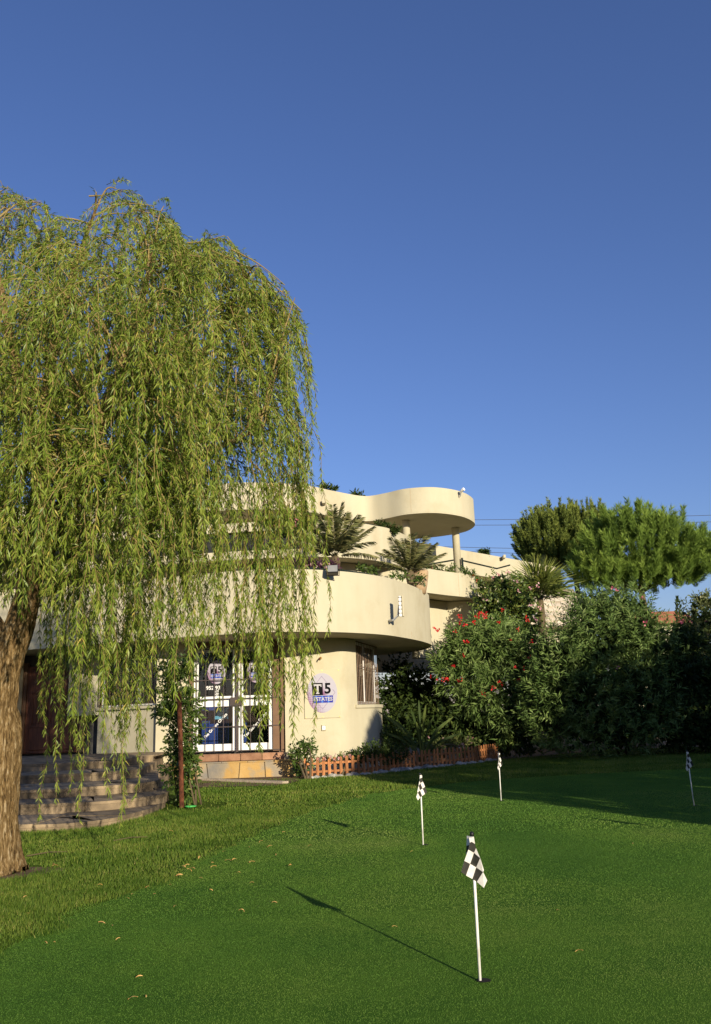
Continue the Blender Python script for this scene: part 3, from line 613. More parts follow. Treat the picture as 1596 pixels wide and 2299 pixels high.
mesh('reflector', *boxdata(c.x+.06, c.x+.10, c.y-.09, c.y+.05, c.z-.26, c.z+.27, .006), MT['acrylic'], an)
mesh('clamp', *join([boxdata(c.x-.028, c.x+.07, c.y-.058, c.y+.055, c.z-.18+.1*i, c.z-.165+.1*i) for i in range(5)]), MT['bar'], an)
# small lamp on the roof canopy
p = at(1037, 1102, 27.6)
rl = thing('roof_lamp', 'small white spotlight on the rim of the round roof canopy', 'lamp', tuple(p))
mesh('lamp_head', *tube([tuple(p+Vector((-.06, .05, -.03))), tuple(p+Vector((.0, -.02, .02))), tuple(p+Vector((.06, -.08, .05)))], [.03, .055, .06], 10), MT['white'], rl); mesh('bracket', *tube([tuple(p+Vector((-.06, .12, -.16))), tuple(p+Vector((-.03, .02, 0)))], .025, 6), MT['grey_metal'], rl)

# ------------------------------------------------------------------ entrance steps
stp = thing('entrance_steps', 'broad rounded flight of worn stone steps left of the rusty pole', 'steps', (-6, 17, 0))
LV = [(.10, [(-260, 1858), (40, 1852), (150, 1848), (230, 1840), (300, 1826), (345, 1812), (372, 1798)], (-4.5, 19.6)),
      (.25, [(-260, 1816), (45, 1807), (150, 1803), (250, 1797), (330, 1788), (365, 1783), (381, 1776)], (-4.6, 19.8)),
      (.40, [(-260, 1782), (60, 1774), (180, 1768), (260, 1763), (320, 1758), (350, 1753), (361, 1748)], (-4.8, 20.2)),
      (.55, [(-260, 1748), (60, 1741), (170, 1736), (225, 1734), (290, 1729), (318, 1725), (328, 1721)], (-5.0, 20.6)),
      (.70, [(-260, 1722), (60, 1716), (160, 1712), (220, 1709), (270, 1706), (290, 1703), (298, 1700)], (-5.2, 21.3))]
z_prev = 0.0
for k, (z, fr_, back) in enumerate(LV):
    P = spline([tuple(gz(x, y, z).xy) for x, y in fr_], 5)
    mesh('step_core', *slab([tuple(p) for p in offset(P, .05)]+[back, (back[0]-.4, 23.3), (-14, 23.3)], max(0, z-.16), z-.003), MT['stone'], stp)
    # each tread is laid with separate slabs along its nose
    n = len(P); cut = sorted(set([0, n-1]+[min(n-1, int(i*n/(8+k % 2))+random.randint(-1, 1)) for i in range(1, 8+k % 2)]))
    I1 = offset(P, 1.25)
    for a, b in zip(cut[:-1], cut[1:]):
        if b-a < 1: continue
        j = random.uniform(.001, .011)
        seg = np.array(P[a:b+1]); ins = np.array(I1[a:b+1])
        if len(seg) >= 2:
            e = (seg[1]-seg[0]); e = e/np.linalg.norm(e)*.008; seg[0] += e; ins[0] += e; e2 = seg[-1]-seg[-2]; e2 = e2/np.linalg.norm(e2)*.008; seg[-1] -= e2; ins[-1] -= e2
        mesh('tread_stone', *slab([tuple(p) for p in seg]+[tuple(p) for p in ins[::-1]], z-.043, z+j), MT['stone'], stp)
        dd = offset(seg, random.uniform(.004, .02))
        mesh('riser_stone', *slab([tuple(p) for p in dd]+[tuple(p) for p in offset(seg, .06)[::-1]], max(.0, z-.155), z-.046), MT['stone'], stp)
    if k == 4: mesh('landing', *slab([tuple(p) for p in offset(P, 1.25)]+[(-5.2, 21.4), (-5.2, 23.5), (-14, 23.5)], z-.04, z+.002), MT['stone'], stp)
# kerb bricks at the foot of the lowest step
KP = spline([tuple(gz(x, y).xy) for x, y in [(-120, 1866), (50, 1861), (150, 1857), (230, 1849), (280, 1840)]], 10)
for i in range(0, len(KP)-3, 3):
    a = KP[i]; b = KP[i+3]; e = (b-a)/np.linalg.norm(b-a); m_ = np.array([-e[1], e[0]]); a2_, b2_ = a+e*.01, b-e*.01
    mesh('kerb_stone', *slab([tuple(a2_), tuple(b2_), tuple(b2_+m_*.13), tuple(a2_+m_*.13)], 0, .05+.012*random.random()), MT['slate'], stp)

# ------------------------------------------------------------------ rusty pole, vine, plank, saucer
pb = gz(408, 1813); pt = at(402, 1553, pb.y)
po = tag(mesh('iron_pole', *join([tube([tuple(pb-Vector((0, 0, .0))), tuple(pb.lerp(pt, .5)+Vector((.006, 0, 0))), tuple(pt)], .042, 12), tube([tuple(pt), tuple(pt+Vector((0, 0, .012)))], .046, 12)]), MT['rust'], smooth=False), 'rusty upright iron pole beside the climbing vine', 'pole')
sp = gz(428, 1813)
lid = tag(mesh('plastic_saucer', *lathe([(.085, 0.0), (.10, .012), (.105, .022), (.092, .024), (.08, .012)], 20, (sp.x, sp.y, .012)), MT['greenlid'], smooth=True), 'bright green plastic saucer on the grass by the pole foot', 'saucer')
A_, B_ = gz(459, 1750, .03), gz(641, 1757, .03)
e = (B_-A_); e.z = 0; Lp = e.length; ang = math.atan2(e.y, e.x); mid_ = (A_+B_)/2
V, F = boxdata(-Lp/2, Lp/2, -.10, .10, 0, .055, .008); Rz = Matrix.Rotation(ang, 4, 'Z')
tag(mesh('wooden_plank', [tuple(Vector((mid_.x, mid_.y, .012))+(Rz @ Vector(v))) for v in V], F, MT['plank']), 'pale wooden plank lying on the ground before the glass door', 'plank')
def blob_points(blobs, n, shell=(0.55, 1.03), up=0.0):
    """points through ellipsoids, thick towards their surface; returns points and outward directions"""
    vol = np.array([b[3]*b[4]*b[5] for b in blobs])**(2/3); k = rng.choice(len(blobs), n, p=vol/vol.sum()); B = np.array(blobs)[k]
    u = nrm(rng.normal(size=(n, 3))); r = shell[0]+(shell[1]-shell[0])*rng.random(n)**.6
    lump = 1+.13*np.sin(u[:, 0]*7+B[:, 0]*3)*np.sin(u[:, 2]*6+B[:, 1]*2)+.07*np.sin(u[:, 1]*13+k)
    return B[:, :3]+u*B[:, 3:]*(r*lump)[:, None], nrm(u/B[:, 3:])
def shoots(name, blobs, nsh, nleaf, slen, L, W, mat, parent, shell=(.6, 1.03), upb=.5, spread=.75, droop=0.0, zmin=.03, tl=0.0):
    """leafy shoots: leaves spiral along short stems that grow outwards and up"""
    P, O = blob_points(blobs, nsh, shell); D = nrm(O*.8+np.array([0, 0, upb])+rng.normal(size=P.shape)*.35)
    s = np.linspace(.1, 1, nleaf)[None, :, None]; ln = slen*(.6+.8*rng.random((nsh, 1, 1)))
    Q = P[:, None, :]+D[:, None, :]*(s-.6)*ln
    R_ = nrm(rng.normal(size=(nsh, nleaf, 3))); R_ = nrm(R_-D[:, None]*(R_*D[:, None]).sum(-1, keepdims=True))
    LD = nrm(D[:, None]*(.35+.45*s)+R_*spread-np.array([0, 0, droop])*(1-s))
    Q = Q.reshape(-1, 3); LD = LD.reshape(-1, 3); k = Q[:, 2] > zmin; Q, LD = Q[k], LD[k]
    t = np.repeat(rng.beta(2, 2.4, nsh)*.7, nleaf)[k]+rng.normal(.12, .12, len(Q))+tl
    return leaves(name, Q, LD, L*(.65+.6*rng.random(len(Q))), W*(.8+.4*rng.random(len(Q))), mat, parent, t, sag=.1)
def stems(name, base, tips, r0, mat, parent, seg=5):
    parts = []
    for t_ in tips:
        t_ = np.array(t_); b = np.array(base)+rng.normal(size=3)*np.array([.08, .08, 0]); m_ = (b+t_)/2+np.array([0, 0, .15])+rng.normal(size=3)*.1
        parts.append(tube(spline([b, m_, t_], 4), np.linspace(r0, r0*.3, 9), seg))
    return mesh(name, *join(parts), mat, parent, smooth=True)
vb = gz(425, 1812); vy = 15.75
vn = thing('climbing_vine', 'leafy green climber on a short stem behind the rusty pole', 'vine', (vb.x, vy, 0))
VB = []
for x, y, rx, rz_ in ((392, 1560, 36, 45), (385, 1510, 30, 28), (410, 1500, 30, 30), (400, 1620, 34, 45), (420, 1660, 30, 50), (425, 1720, 22, 40), (375, 1590, 28, 22), (430, 1585, 25, 40), (400, 1690, 26, 40), (412, 1775, 18, 30), (388, 1735, 18, 34)):
    c = at(x, y, vy+.12); k = vy/FPX; VB.append((c.x, c.y, c.z, rx*k, .22, rz_*k))
shoots('foliage', VB, 620, 9, .22, .085, .042, MT['vine'], vn, (.3, 1.05), .0, .8, .6)
stems('stem', (vb.x+.05, vy+.1, 0), [at(400, 1640, vy+.1), at(415, 1580, vy+.1), at(385, 1540, vy+.1), at(430, 1700, vy+.1)], .02, MT['stem'], vn)

# ------------------------------------------------------------------ weeping willow
wl = thing('weeping_willow', 'tall weeping willow with hanging leafy strands on the left', 'tree', (-3.9, 9.4, 0))
def vn3(x, y):                                     # ridged bark relief
    return vnoise(x, y, 1.0, 21)
def trunk(name, pts, seg=72, sub=14, ridge=.034):
    P = spline([list(at(a, b, Y)) for a, b, Y, r in pts], sub); R = spline([(r, 0) for *_, r in pts], sub)[:, 0]; P[:, 2] = np.maximum(P[:, 2], -.02)
    n = len(P); T = np.gradient(P, axis=0); T = nrm(T); V = []
    u = np.array([1.0, 0, 0])
    for i in range(n):
        u = nrm(u-T[i]*np.dot(u, T[i])); v = np.cross(T[i], u)
        a = np.arange(seg)*2*math.pi/seg; z = P[i][2]
        ca, sa = np.cos(a)*3, np.sin(a)*3
        rel = np.abs(vnoise(ca*2.2+sa*1.1+z*.8, sa*2.2-ca*.6+z*1.7, 1.6, 22)-.5)*2
        rel2 = vnoise(ca*4+z*1.1, sa*4+z*2.6, 1.9, 23)-.5; lump = vnoise(ca*.5+z*1.6, sa*.5+z, 1.0, 24)-.5
        flare = .06*math.exp(-z/.18)*(.6+.8*np.abs(np.sin(a*2.5+.7)))
        r = R[i]+ridge*(rel-.45)+ridge*.8*rel2+.05*lump*min(1, R[i]/.2)+flare*(R[i] > .2)
        V += [tuple(P[i]+r[k]*(math.cos(a[k])*u+math.sin(a[k])*v)) for k in range(seg)]
    F = [(i*seg+k, i*seg+(k+1) % seg, (i+1)*seg+(k+1) % seg, (i+1)*seg+k) for i in range(n-1) for k in range(seg)]
    return V, F
TR = [(-8, 1985, 9.4, .22), (-6, 1900, 9.4, .21), (-4, 1780, 9.4, .205), (-2, 1660, 9.4, .225), (-4, 1580, 9.4, .185), (16, 1480, 9.4, .165), (44, 1400, 9.4, .15), (66, 1320, 9.4, .125), (80, 1200, 9.4, .13), (100, 1050, 9.4, .085)]
mesh('trunk', *trunk('trunk', TR), MT['bark'], wl, smooth=True)
sp0 = np.linspace(0, 2*math.pi, 20)[:-1]
mesh('soil_patch', [(-3.97+.62*math.cos(a)*(1+.25*math.sin(3*a+1)), 9.35+.5*math.sin(a)*(1+.2*math.sin(5*a)), .006) for a in sp0], [tuple(range(19))], MT['soil'], kind='structure')
LIMB = [[(58, 1320, 9.4, .13), (150, 1130, 9.2, .095), (230, 940, 9.0, .07), (300, 740, 8.9, .045), (345, 560, 8.9, .02)],
        [(80, 1200, 9.4, .10), (250, 1030, 9.6, .075), (400, 880, 9.7, .05), (500, 720, 9.7, .03), (560, 620, 9.7, .012)],
        [(100, 1060, 9.4, .085), (110, 850, 9.6, .065), (150, 660, 9.7, .04), (215, 470, 9.7, .015)],
        [(100, 1060, 9.4, .07), (40, 840, 9.2, .055), (0, 640, 9.1, .035), (-30, 450, 9.1, .015)],
        [(10, 1450, 9.4, .14), (-90, 1280, 9.5, .11), (-190, 1050, 9.5, .08), (-260, 800, 9.4, .05), (-300, 620, 9.4, .02)],
        [(100, 1060, 9.4, .06), (200, 860, 10.3, .05), (330, 700, 10.7, .03), (430, 600, 10.8, .012)],
        [(60, 1310, 9.4, .08), (130, 1150, 8.5, .06), (220, 980, 8.0, .04), (330, 850, 7.8, .02)],
        [(150, 1130, 9.2, .05), (330, 1080, 9.0, .04), (480, 1010, 8.9, .028), (590, 960, 8.9, .012)]]
LP = []
for l in LIMB:
    mesh('limb', *trunk('limb', l, 14, 8, .006), MT['bark'], wl, smooth=True)
    P = spline([list(at(a, b, Y)) for a, b, Y, r in l], 8); LP += [p for p in P[6:]]
LP = np.array(LP)
def prof(x, pts): return np.interp(x, [p[0] for p in pts], [p[1] for p in pts])
TOP = [(-420, 900), (-300, 640), (-200, 540), (-60, 450), (0, 395), (42, 470), (95, 448), (132, 515), (180, 498), (225, 455), (260, 415), (300, 440), (332, 475), (366, 452), (396, 525), (432, 570), (470, 528), (515, 525), (548, 585), (610, 645), (655, 690), (700, 740)]
MIDB = [(-400, 1200), (0, 1250), (90, 1350), (220, 1390), (300, 1330), (380, 1200), (450, 1150), (560, 1120), (620, 1060), (660, 940), (700, 880)]
LOW = [(-400, 1350), (0, 1340), (70, 1350), (95, 1540), (170, 1560), (240, 1640), (330, 1620), (370, 1420), (440, 1410), (500, 1470), (560, 1590), (610, 1620), (640, 1610), (662, 1660), (690, 1440), (720, 1300)]
RIGHT = [(380, 420), (500, 480), (540, 560), (600, 620), (655, 665), (710, 692), (800, 668), (950, 672), (1050, 686), (1400, 692), (1700, 668)]
tw = []; LPs = []; LDs = []; LTs = []
axis = np.array([-3.2, 9.5])
def strand(p0, d0, length, lean, tone=0.0, zmin=.05, stiff=None, free=False):
    """one hanging twig: leaves the branch along d0, bends over and hangs"""
    st_ = .05; n = max(4, int(length/st_)); pts = [np.array(p0)]; d = nrm(np.array(d0, float))
    down = nrm(np.array([lean[0], lean[1], -1.0])); w_ = random.uniform(0, 6); bare = 1290+random.random()*80; stiff = stiff or random.uniform(.13, .22)
    for i in range(n):
        d = nrm(d*(1-stiff)+down*stiff+np.array([math.sin(w_+i*.33), math.cos(w_*1.7+i*.27), 0])*.055)
        q = pts[-1]+d*st_
        if q[2] < zmin: break
        if i % 3 == 0 and not free:
            a_, b_ = proj(q)
            if a_ < 125 and b_ > bare: break
        pts.append(q)
    P = np.array(pts)
    if len(P) < 4: return
    ex = np.max(proj(P)[0])-(prof(proj(P[len(P)//2])[1], RIGHT)-abs(random.gauss(0, 55)))
    if ex > 0 and not free: P[:, 0] -= ex*P[0][1]/FPX*1.04
    px_, py_ = proj(P); hi = np.max(prof(px_, TOP)-py_)-random.choice((-25, -8, 0, 8, 16, 26))
    if hi > 0: P[:, 2] -= hi*P[0][1]/FPX*1.15
    tw.append(P[::3] if len(P) > 8 else P)
    sp_ = .0145; m = int(len(P)*st_/sp_); s = np.sort(rng.random(m))*(len(P)-1.001)
    s = s[s > .06*len(P)]; i = s.astype(int); f = (s-i)[:, None]
    Q = P[i]*(1-f)+P[i+1]*f; T = nrm(P[i+1]-P[i])
    R_ = nrm(np.cross(T, rng.normal(size=T.shape))); LPs.append(Q); LDs.append(nrm(T*.75+R_*(.3+.65*rng.random((len(Q), 1)))-np.array([0, 0, .15])))
    LTs.append(np.clip(rng.normal(.44+tone, .15, len(Q))+(rng.random(len(Q)) < .03)*.5, 0, 1))
branches = []
def node_at(x, y, Y): return np.array(at(x, y, Y))
clusters = []
# branch ends along the outline of the crown
for k in range(34):
    x = random.uniform(-380, 668); y = prof(x, TOP)+abs(random.gauss(25, 30))+14
    clusters.append((x, y, random.gauss(9.5, .6 if x < 520 else .35), 9))
for x, y in ((0, 408), (92, 455), (215, 440), (262, 424), (345, 462), (368, 462), (470, 528), (510, 530), (585, 598), (650, 655), (662, 668), (668, 700)): clusters.append((x, y, random.gauss(9.5, .3), 5))
# through the body of the crown
for k in range(275):
    x = random.uniform(-380, 640) if k % 4 else random.uniform(0, 560)
    if x > 400 and random.random() < .5: x -= random.uniform(60, 330)
    t_ = prof(x, TOP); b_ = prof(x, MIDB)
    y = t_+(b_-t_)*random.random()**.9*.9+30
    edge = min(1.0, (700-x)/330.0); sp_ = 1.75*math.sqrt(max(.06, edge))
    clusters.append((x, y, min(11.6, max(7.5, random.gauss(9.4, sp_*.75))), random.choice((6, 7, 8, 10))))
for x, y, Y, ns in clusters:
    c = node_at(x, y, Y)
    if c[2] < 2.2: c[2] = 2.2
    j = LP[np.argmin(np.linalg.norm(LP-c-np.array([0, 0, -.3]), axis=1)+rng.random(len(LP))*.8)]
    out = c[:2]-axis; out = out/(np.linalg.norm(out)+.3)
    mid_ = (np.array(j)+c)/2+np.array([0, 0, .06+.1*random.random()])
    br = spline([j, mid_, c], 6); branches.append((br, np.linspace(.016, .005, len(br))))
    low_ = prof(x, LOW); mb = prof(x, MIDB); tone = random.gauss(0, .10)
    for k in range(int(ns*(1.5 if x < 420 else 1.2))):
        t_ = random.uniform(.55, 1.0); i = int(t_*(len(br)-1)); p0 = br[i]+rng.normal(size=3)*.06
        px, py = proj(p0); dy = random.random() < (.20 if px < 340 else .05)
        end = (low_-random.random()**1.6*260) if dy else (mb-40+random.gauss(0, 110))
        if px > 560 and not dy and random.random() < .2: end = low_-100-random.random()*350
        ze = at(px, end, p0[1]).z; ln = max(.55, p0[2]-ze)+.2
        if not dy: ln = min(ln, random.uniform(.4, 1.35))
        d0 = np.array([out[0]*.7, out[1]*.7, .3])+rng.normal(size=3)*.75
        strand(p0, d0, ln, (out[0]*.05+random.gauss(0, .05), random.gauss(0, .05)), tone=tone, stiff=random.uniform(.06, .19))
# loose sprays along the right outline of the crown
for x0, y0, x1, y1, n_ in ((470, 560, 560, 600, 3), (520, 560, 640, 640, 4), (560, 610, 680, 700, 5), (560, 660, 665, 760, 5), (540, 700, 655, 830, 5), (560, 760, 660, 900, 5), (560, 840, 668, 960, 5), (560, 920, 672, 1020, 5), (540, 980, 660, 1080, 5), (520, 900, 620, 1000, 4), (540, 1020, 640, 1130, 4), (200, 440, 268, 425, 3), (300, 470, 372, 470, 3), (420, 545, 505, 528, 4), (30, 470, 95, 455, 3), (-30, 430, 20, 420, 3), (340, 480, 400, 520, 3)):
    Yq = random.gauss(9.5, .35); br = spline([node_at(x0, y0, Yq), node_at((x0+x1)/2, min(y0, y1)+.3*abs(y1-y0)+8, Yq), node_at(x1, y1, Yq)], 6); branches.append((br, np.linspace(.012, .004, len(br))))
    for k in range(n_*2):
        i = int(random.uniform(.3, .999)*len(br)); d_ = br[min(i+1, len(br)-1)]-br[max(0, i-1)]
        strand(br[i], nrm(d_)+rng.normal(size=3)*.35, random.uniform(.5, 1.7), (.03, 0), tone=.03, stiff=random.uniform(.10, .2), free=True)
# long trailing strands, hung low in front of the steps and the door
for x, ytop, yend, Y in ((152, 1350, 1855, 10.2), (158, 1400, 1800, 10.1), (200, 1380, 1858, 10.3), (193, 1420, 1780, 10.2), (262, 1330, 1885, 10.0), (268, 1360, 1830, 10.0), (272, 1400, 1790, 9.9), (296, 1400, 1800, 10.2), (280, 1350, 1720, 9.9), (300, 1380, 1690, 10.3), (320, 1300, 1660, 10.0), (330, 1310, 1690, 10.1),
                         (655, 1000, 1655, 9.6), (660, 1050, 1665, 9.5), (650, 1100, 1600, 9.6), (665, 1150, 1560, 9.5), (670, 1000, 1470, 9.6), (683, 960, 1440, 9.5), (690, 1000, 1445, 9.5), (640, 1080, 1560, 9.6), (560, 1150, 1680, 9.5), (575, 1180, 1700, 9.6), (590, 1150, 1640, 9.4), (600, 1180, 1600, 9.6), (610, 1200, 1630, 9.5), (548, 1200, 1580, 9.6), (620, 1100, 1600, 9.5), (505, 1150, 1560, 9.7), (500, 1200, 1590, 9.6), (520, 1180, 1530, 9.6), (470, 1150, 1430, 9.4), (425, 1150, 1430, 9.4), (440, 1180, 1400, 9.5), (110, 1330, 1620, 9.9), (130, 1330, 1600, 10.0), (240, 1350, 1660, 10.0), (580, 1250, 1660, 9.5), (566, 1280, 1640, 9.6), (597, 1300, 1620, 9.5), (535, 1250, 1500, 9.6), (614, 1280, 1560, 9.6), (555, 1300, 1610, 9.5), (628, 1200, 1500, 9.6), (645, 1250, 1640, 9.6), (657, 1300, 1670, 9.55)):
    for r_ in range(3 if x < 400 else 2):
        p0 = node_at(x+random.gauss(0, 7)*(r_ > 0), ytop-random.uniform(0, 60), Y+random.gauss(0, .1)); ze = at(x, yend-(yend-ytop)*(0, .28, .5)[r_]*random.uniform(.6, 1.2), Y).z; strand(p0, (random.gauss(0, .3), random.gauss(0, .3), -.4), p0[2]-ze+.05, (0, 0), tone=.05, zmin=max(.02, ze-.03), free=True)
mesh('branch', *join([tube(b, r, 5, False) for b, r in branches]), MT['branch'], wl, smooth=True)
parts = [tube(P, np.linspace(.0042, .0016, len(P)), 3, False) for P in tw]
mesh('twig', *join(parts), MT['branch'], wl)['kind'] = 'stuff'
Q = np.concatenate(LPs); Dd = np.concatenate(LDs); Tt = np.concatenate(LTs)
cr = leaves('crown', Q, Dd, .078*(.55+.8*rng.random(len(Q))), .0118*(.8+.5*rng.random(len(Q))), MT['willow'], wl, Tt, sag=.15); cr['kind'] = 'stuff'
print('willow leaves', len(Q), 'strands', len(tw))

# ------------------------------------------------------------------ picket fence, stones, bed plants
def picket_mesh():
    pr = [(-.037, 0), (.037, 0), (.037, .40), (.033, .425), (.022, .445), (0, .455), (-.022, .445), (-.033, .425), (-.037, .40)]
    V, F = flat(pr, -.011, .022); me = bpy.data.meshes.new('picket'); me.from_pydata(V, [], F); me.materials.append(MT['picket']); return me
PK = picket_mesh()
def fence(label, a, b, gap, dz=0.0):
    e = b-a; L_ = e.length; ang = math.atan2(e.y, e.x); t = thing('picket_fence', label, 'fence', (a.x, a.y, 0), 'low brown picket fence round the bed', local=True, rz=ang)
    for z in (.11, .31): mesh('rail', *boxdata(-.02, L_+.02, .012, .034, z, z+.055, .004), MT['picket'], t)
    n = max(2, int(round(L_/gap)))
    for i in range(n+1):
        o = link('picket', PK, t); o.location = (i*L_/n, random.uniform(-.003, .003), random.uniform(-.012, .012)+.03); o.rotation_euler = (random.gauss(0, .02), random.gauss(0, .018), random.gauss(0, .04))
f0 = gz(686, 1747); f1 = gz(818, 1738); f2 = gz(930, 1726); f3 = gz(1062, 1713); f4 = gz(1118, 1704)
fence('sunlit run of low brown picket fence nearest the door', f0, f1, .165)
fence('shaded run of low brown picket fence in front of the drum wall', f1+Vector((.1, .06, 0)), f2, .165)
fence('shaded run of low brown picket fence before the strap-leaved plant', f2+Vector((.1, .06, 0)), f3, .165)
fence('short far right run of picket fence catching the sun', f3+Vector((.08, .1, 0)), f4, .165)
def rock(p, r, sd_):
    r_ = np.random.default_rng(sd_); V = []; F = []; n, m = 8, 5
    for j in range(m):
        ph = j/(m-1)*math.pi*.5
        for i in range(n):
            a = 2*math.pi*i/n; k = 1+r_.normal(0, .13); V.append((p[0]+r*1.25*k*math.cos(a)*math.cos(ph*.96), p[1]+r*.8*k*math.sin(a)*math.cos(ph*.96), max(0, r*.62*k*math.sin(ph))))
    F = [(j*n+i, j*n+(i+1) % n, (j+1)*n+(i+1) % n, (j+1)*n+i) for j in range(m-1) for i in range(n)]+[tuple((m-1)*n+i for i in range(n))]
    return mesh('edging_stone', V, F, MT['rock'])
fp = [f0, f1, f2, f3, f4]
rk = 0
for s_, (a, b) in enumerate(zip(fp[:-1], fp[1:])):
    m_ = (8, 8, 9, 3)[s_]
    for i in range(m_):
        p_ = a.lerp(b, (i+.5+random.uniform(-.3, .3))/m_)+Vector((.03, -.13, 0)); rk += 1
        tag(rock(p_, random.uniform(.07, .15), rk), 'small pale edging stone at the foot of the '+('sunlit pickets nearest the door', 'shaded pickets before the drum wall', 'shaded pickets before the strap-leaved plant', 'far right pickets')[s_], 'stone', 'edging stones along fence run '+('near the door', 'before the drum', 'before the strap-leaved plant', 'at the far right')[s_])
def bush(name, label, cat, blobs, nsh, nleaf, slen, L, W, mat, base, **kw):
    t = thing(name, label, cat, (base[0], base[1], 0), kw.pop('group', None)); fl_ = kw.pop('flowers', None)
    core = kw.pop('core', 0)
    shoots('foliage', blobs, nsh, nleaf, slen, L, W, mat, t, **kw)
    if core: shoots('inner_foliage', blobs, int(core*1.6), 6, .3, .26, .13, MT['shrub'], t, shell=(.0, .68), tl=-.25)  # inner leaves tinted darker, shade of the bush's heart put into their colour
    tips = [b[:3] for b in blobs[:6]]; stems('stem', (base[0], base[1], 0), tips, .035, MT['stem'], t)
    if fl_:
        pts, mt_, r_, cnt = fl_
        for p in pts: flower(p, r_*random.uniform(.8, 1.25), mt_, cnt, t)
    return t
def flower(p, r, mt_, cnt, parent):
    """a head of petals turned to the light"""
    n = cnt; d = nrm(rng.normal(size=(n, 3))*np.array([1, .7, .9])+np.array([.15, -.8, .35])); P = np.repeat(np.array(p, float)[None], n, 0)+rng.normal(size=(n, 3))*r*.35
    return leaves('flower', P, d, r*(.8+.4*rng.random(n)), r*.75, MT[mt_], parent, rng.random(n), mid=.6, sag=.0, face=np.array([.2, -1, .3]))
def bl(x, y, Y, rx, rz_, ry):                      # ellipsoid seen at x, y, with radii given in photo points (ry in metres)
    c = at(x, y, Y); k = Y/FPX; return (c.x, c.y, c.z, rx*k, ry, rz_*k)
bush('corner_shrub', 'small leafy shrub at the left end of the picket fence', 'shrub', [bl(682, 1700, 21.75, 26, 28, .25), bl(664, 1692, 21.7, 16, 20, .2), bl(692, 1674, 21.75, 14, 14, .2), bl(674, 1728, 21.7, 14, 16, .2)], 120, 8, .2, .10, .045, MT['vine'], (-1.4, 21.15), shell=(.3, 1.05))
for i, (x, y, rx, rz_, n_, lab) in enumerate(((735, 1706, 24, 10, 50, 'low pale-flowered plant in the bed behind the sunlit pickets'), (772, 1702, 20, 12, 50, 'low yellowish plant in the bed below the square sign'))):
    t = bush('bed_plant', lab, 'plant', [bl(x, y, 22.4, rx, rz_, .2)], n_, 7, .15, .07, .03, MT['paleshrub'], (at(x, y, 21.9).x, 21.9), shell=(.2, 1.05), flowers=([np.array(at(x+random.uniform(-rx, rx), y-random.uniform(0, rz_), 21.7)) for _ in range(9)], 'pinkpetal', .035, 5))
bush('low_hedge', 'dark low shrub in the bed at the foot of the drum', 'shrub', [bl(840, 1688, 22.9, 48, 20, .4), bl(880, 1690, 23.4, 36, 22, .4), bl(805, 1700, 22.4, 22, 14, .3)], 330, 8, .2, .09, .04, MT['shrub'], (.4, 22.9), shell=(.2, 1.05))
bush('ground_cover_plant', 'pale small-leaved plant in the bed right of the strap-leaved plant', 'plant', [bl(1020, 1672, 26.3, 50, 18, .4), bl(975, 1680, 25.6, 30, 16, .3)], 170, 8, .18, .09, .04, MT['paleshrub'], (3, 26.2), shell=(.2, 1.05), flowers=([np.array(at(random.uniform(960, 1060), random.uniform(1655, 1685), 25.8)) for _ in range(16)], 'pinkpetal', .04, 5))
bush('wall_shrub', 'bright green low shrub just right of the drum wall', 'shrub', [bl(885, 1650, 25.3, 26, 26, .4), bl(915, 1665, 25.6, 28, 18, .4)], 170, 8, .2, .11, .05, MT['vine'], (1.4, 25.4), shell=(.2, 1.05))
# strap-leaved plant
sb_ = at(947, 1700, 25.0); st_p = thing('strap_leaf_plant', 'strap-leaved plant with long arching blades behind the pickets', 'plant', (sb_.x, 25.0, 0))
for i, (dx, dz, L_) in enumerate(((-90, 118, 1), (-60, 100, 1), (-75, 70, 1), (-20, 120, 1), (0, 140, 1), (12, 128, 1), (28, 100, 1), (60, 92, 1), (74, 100, 1), (52, 70, 1), (-40, 62, 1), (35, 60, 1), (-10, 92, 1), (84, 62, 1))):
    k = 25.0/FPX; b = np.array([sb_.x, 25.0, .05]); tp = b+np.array([dx*k, random.uniform(-.5, .2), dz*k*.96]); m_ = b*.45+tp*.55+np.array([-dx*k*.12, 0, .12]); P = spline([b, m_, tp], 8); T = np.gradient(P, axis=0)
    n = len(P); s_ = np.linspace(0, 1, n); wd = np.where(s_ < .45, .02, .032*np.sin(np.clip((s_-.40)/.60, 0, 1)*math.pi)**.7+.004); side = nrm(np.cross(T, np.array([0.2, -1, .25])))
    V = [tuple(p-side[j]*wd[j]) for j, p in enumerate(P)]+[tuple(p+np.array([0, .01, -.015]) if 0 < j < n-1 else p) for j, p in enumerate(P)]+[tuple(p+side[j]*wd[j]) for j, p in enumerate(P)]
    F = [(j, j+1, n+j+1, n+j) for j in range(n-1)]+[(n+j, n+j+1, 2*n+j+1, 2*n+j) for j in range(n-1)]
    o = mesh('leaf', V, F, MT['shrub'], st_p, smooth=True); a_ = o.data.attributes.new('tint', 'FLOAT', 'POINT'); a_.data.foreach_set('value', np.full(len(V), random.uniform(.35, .95), np.float32))

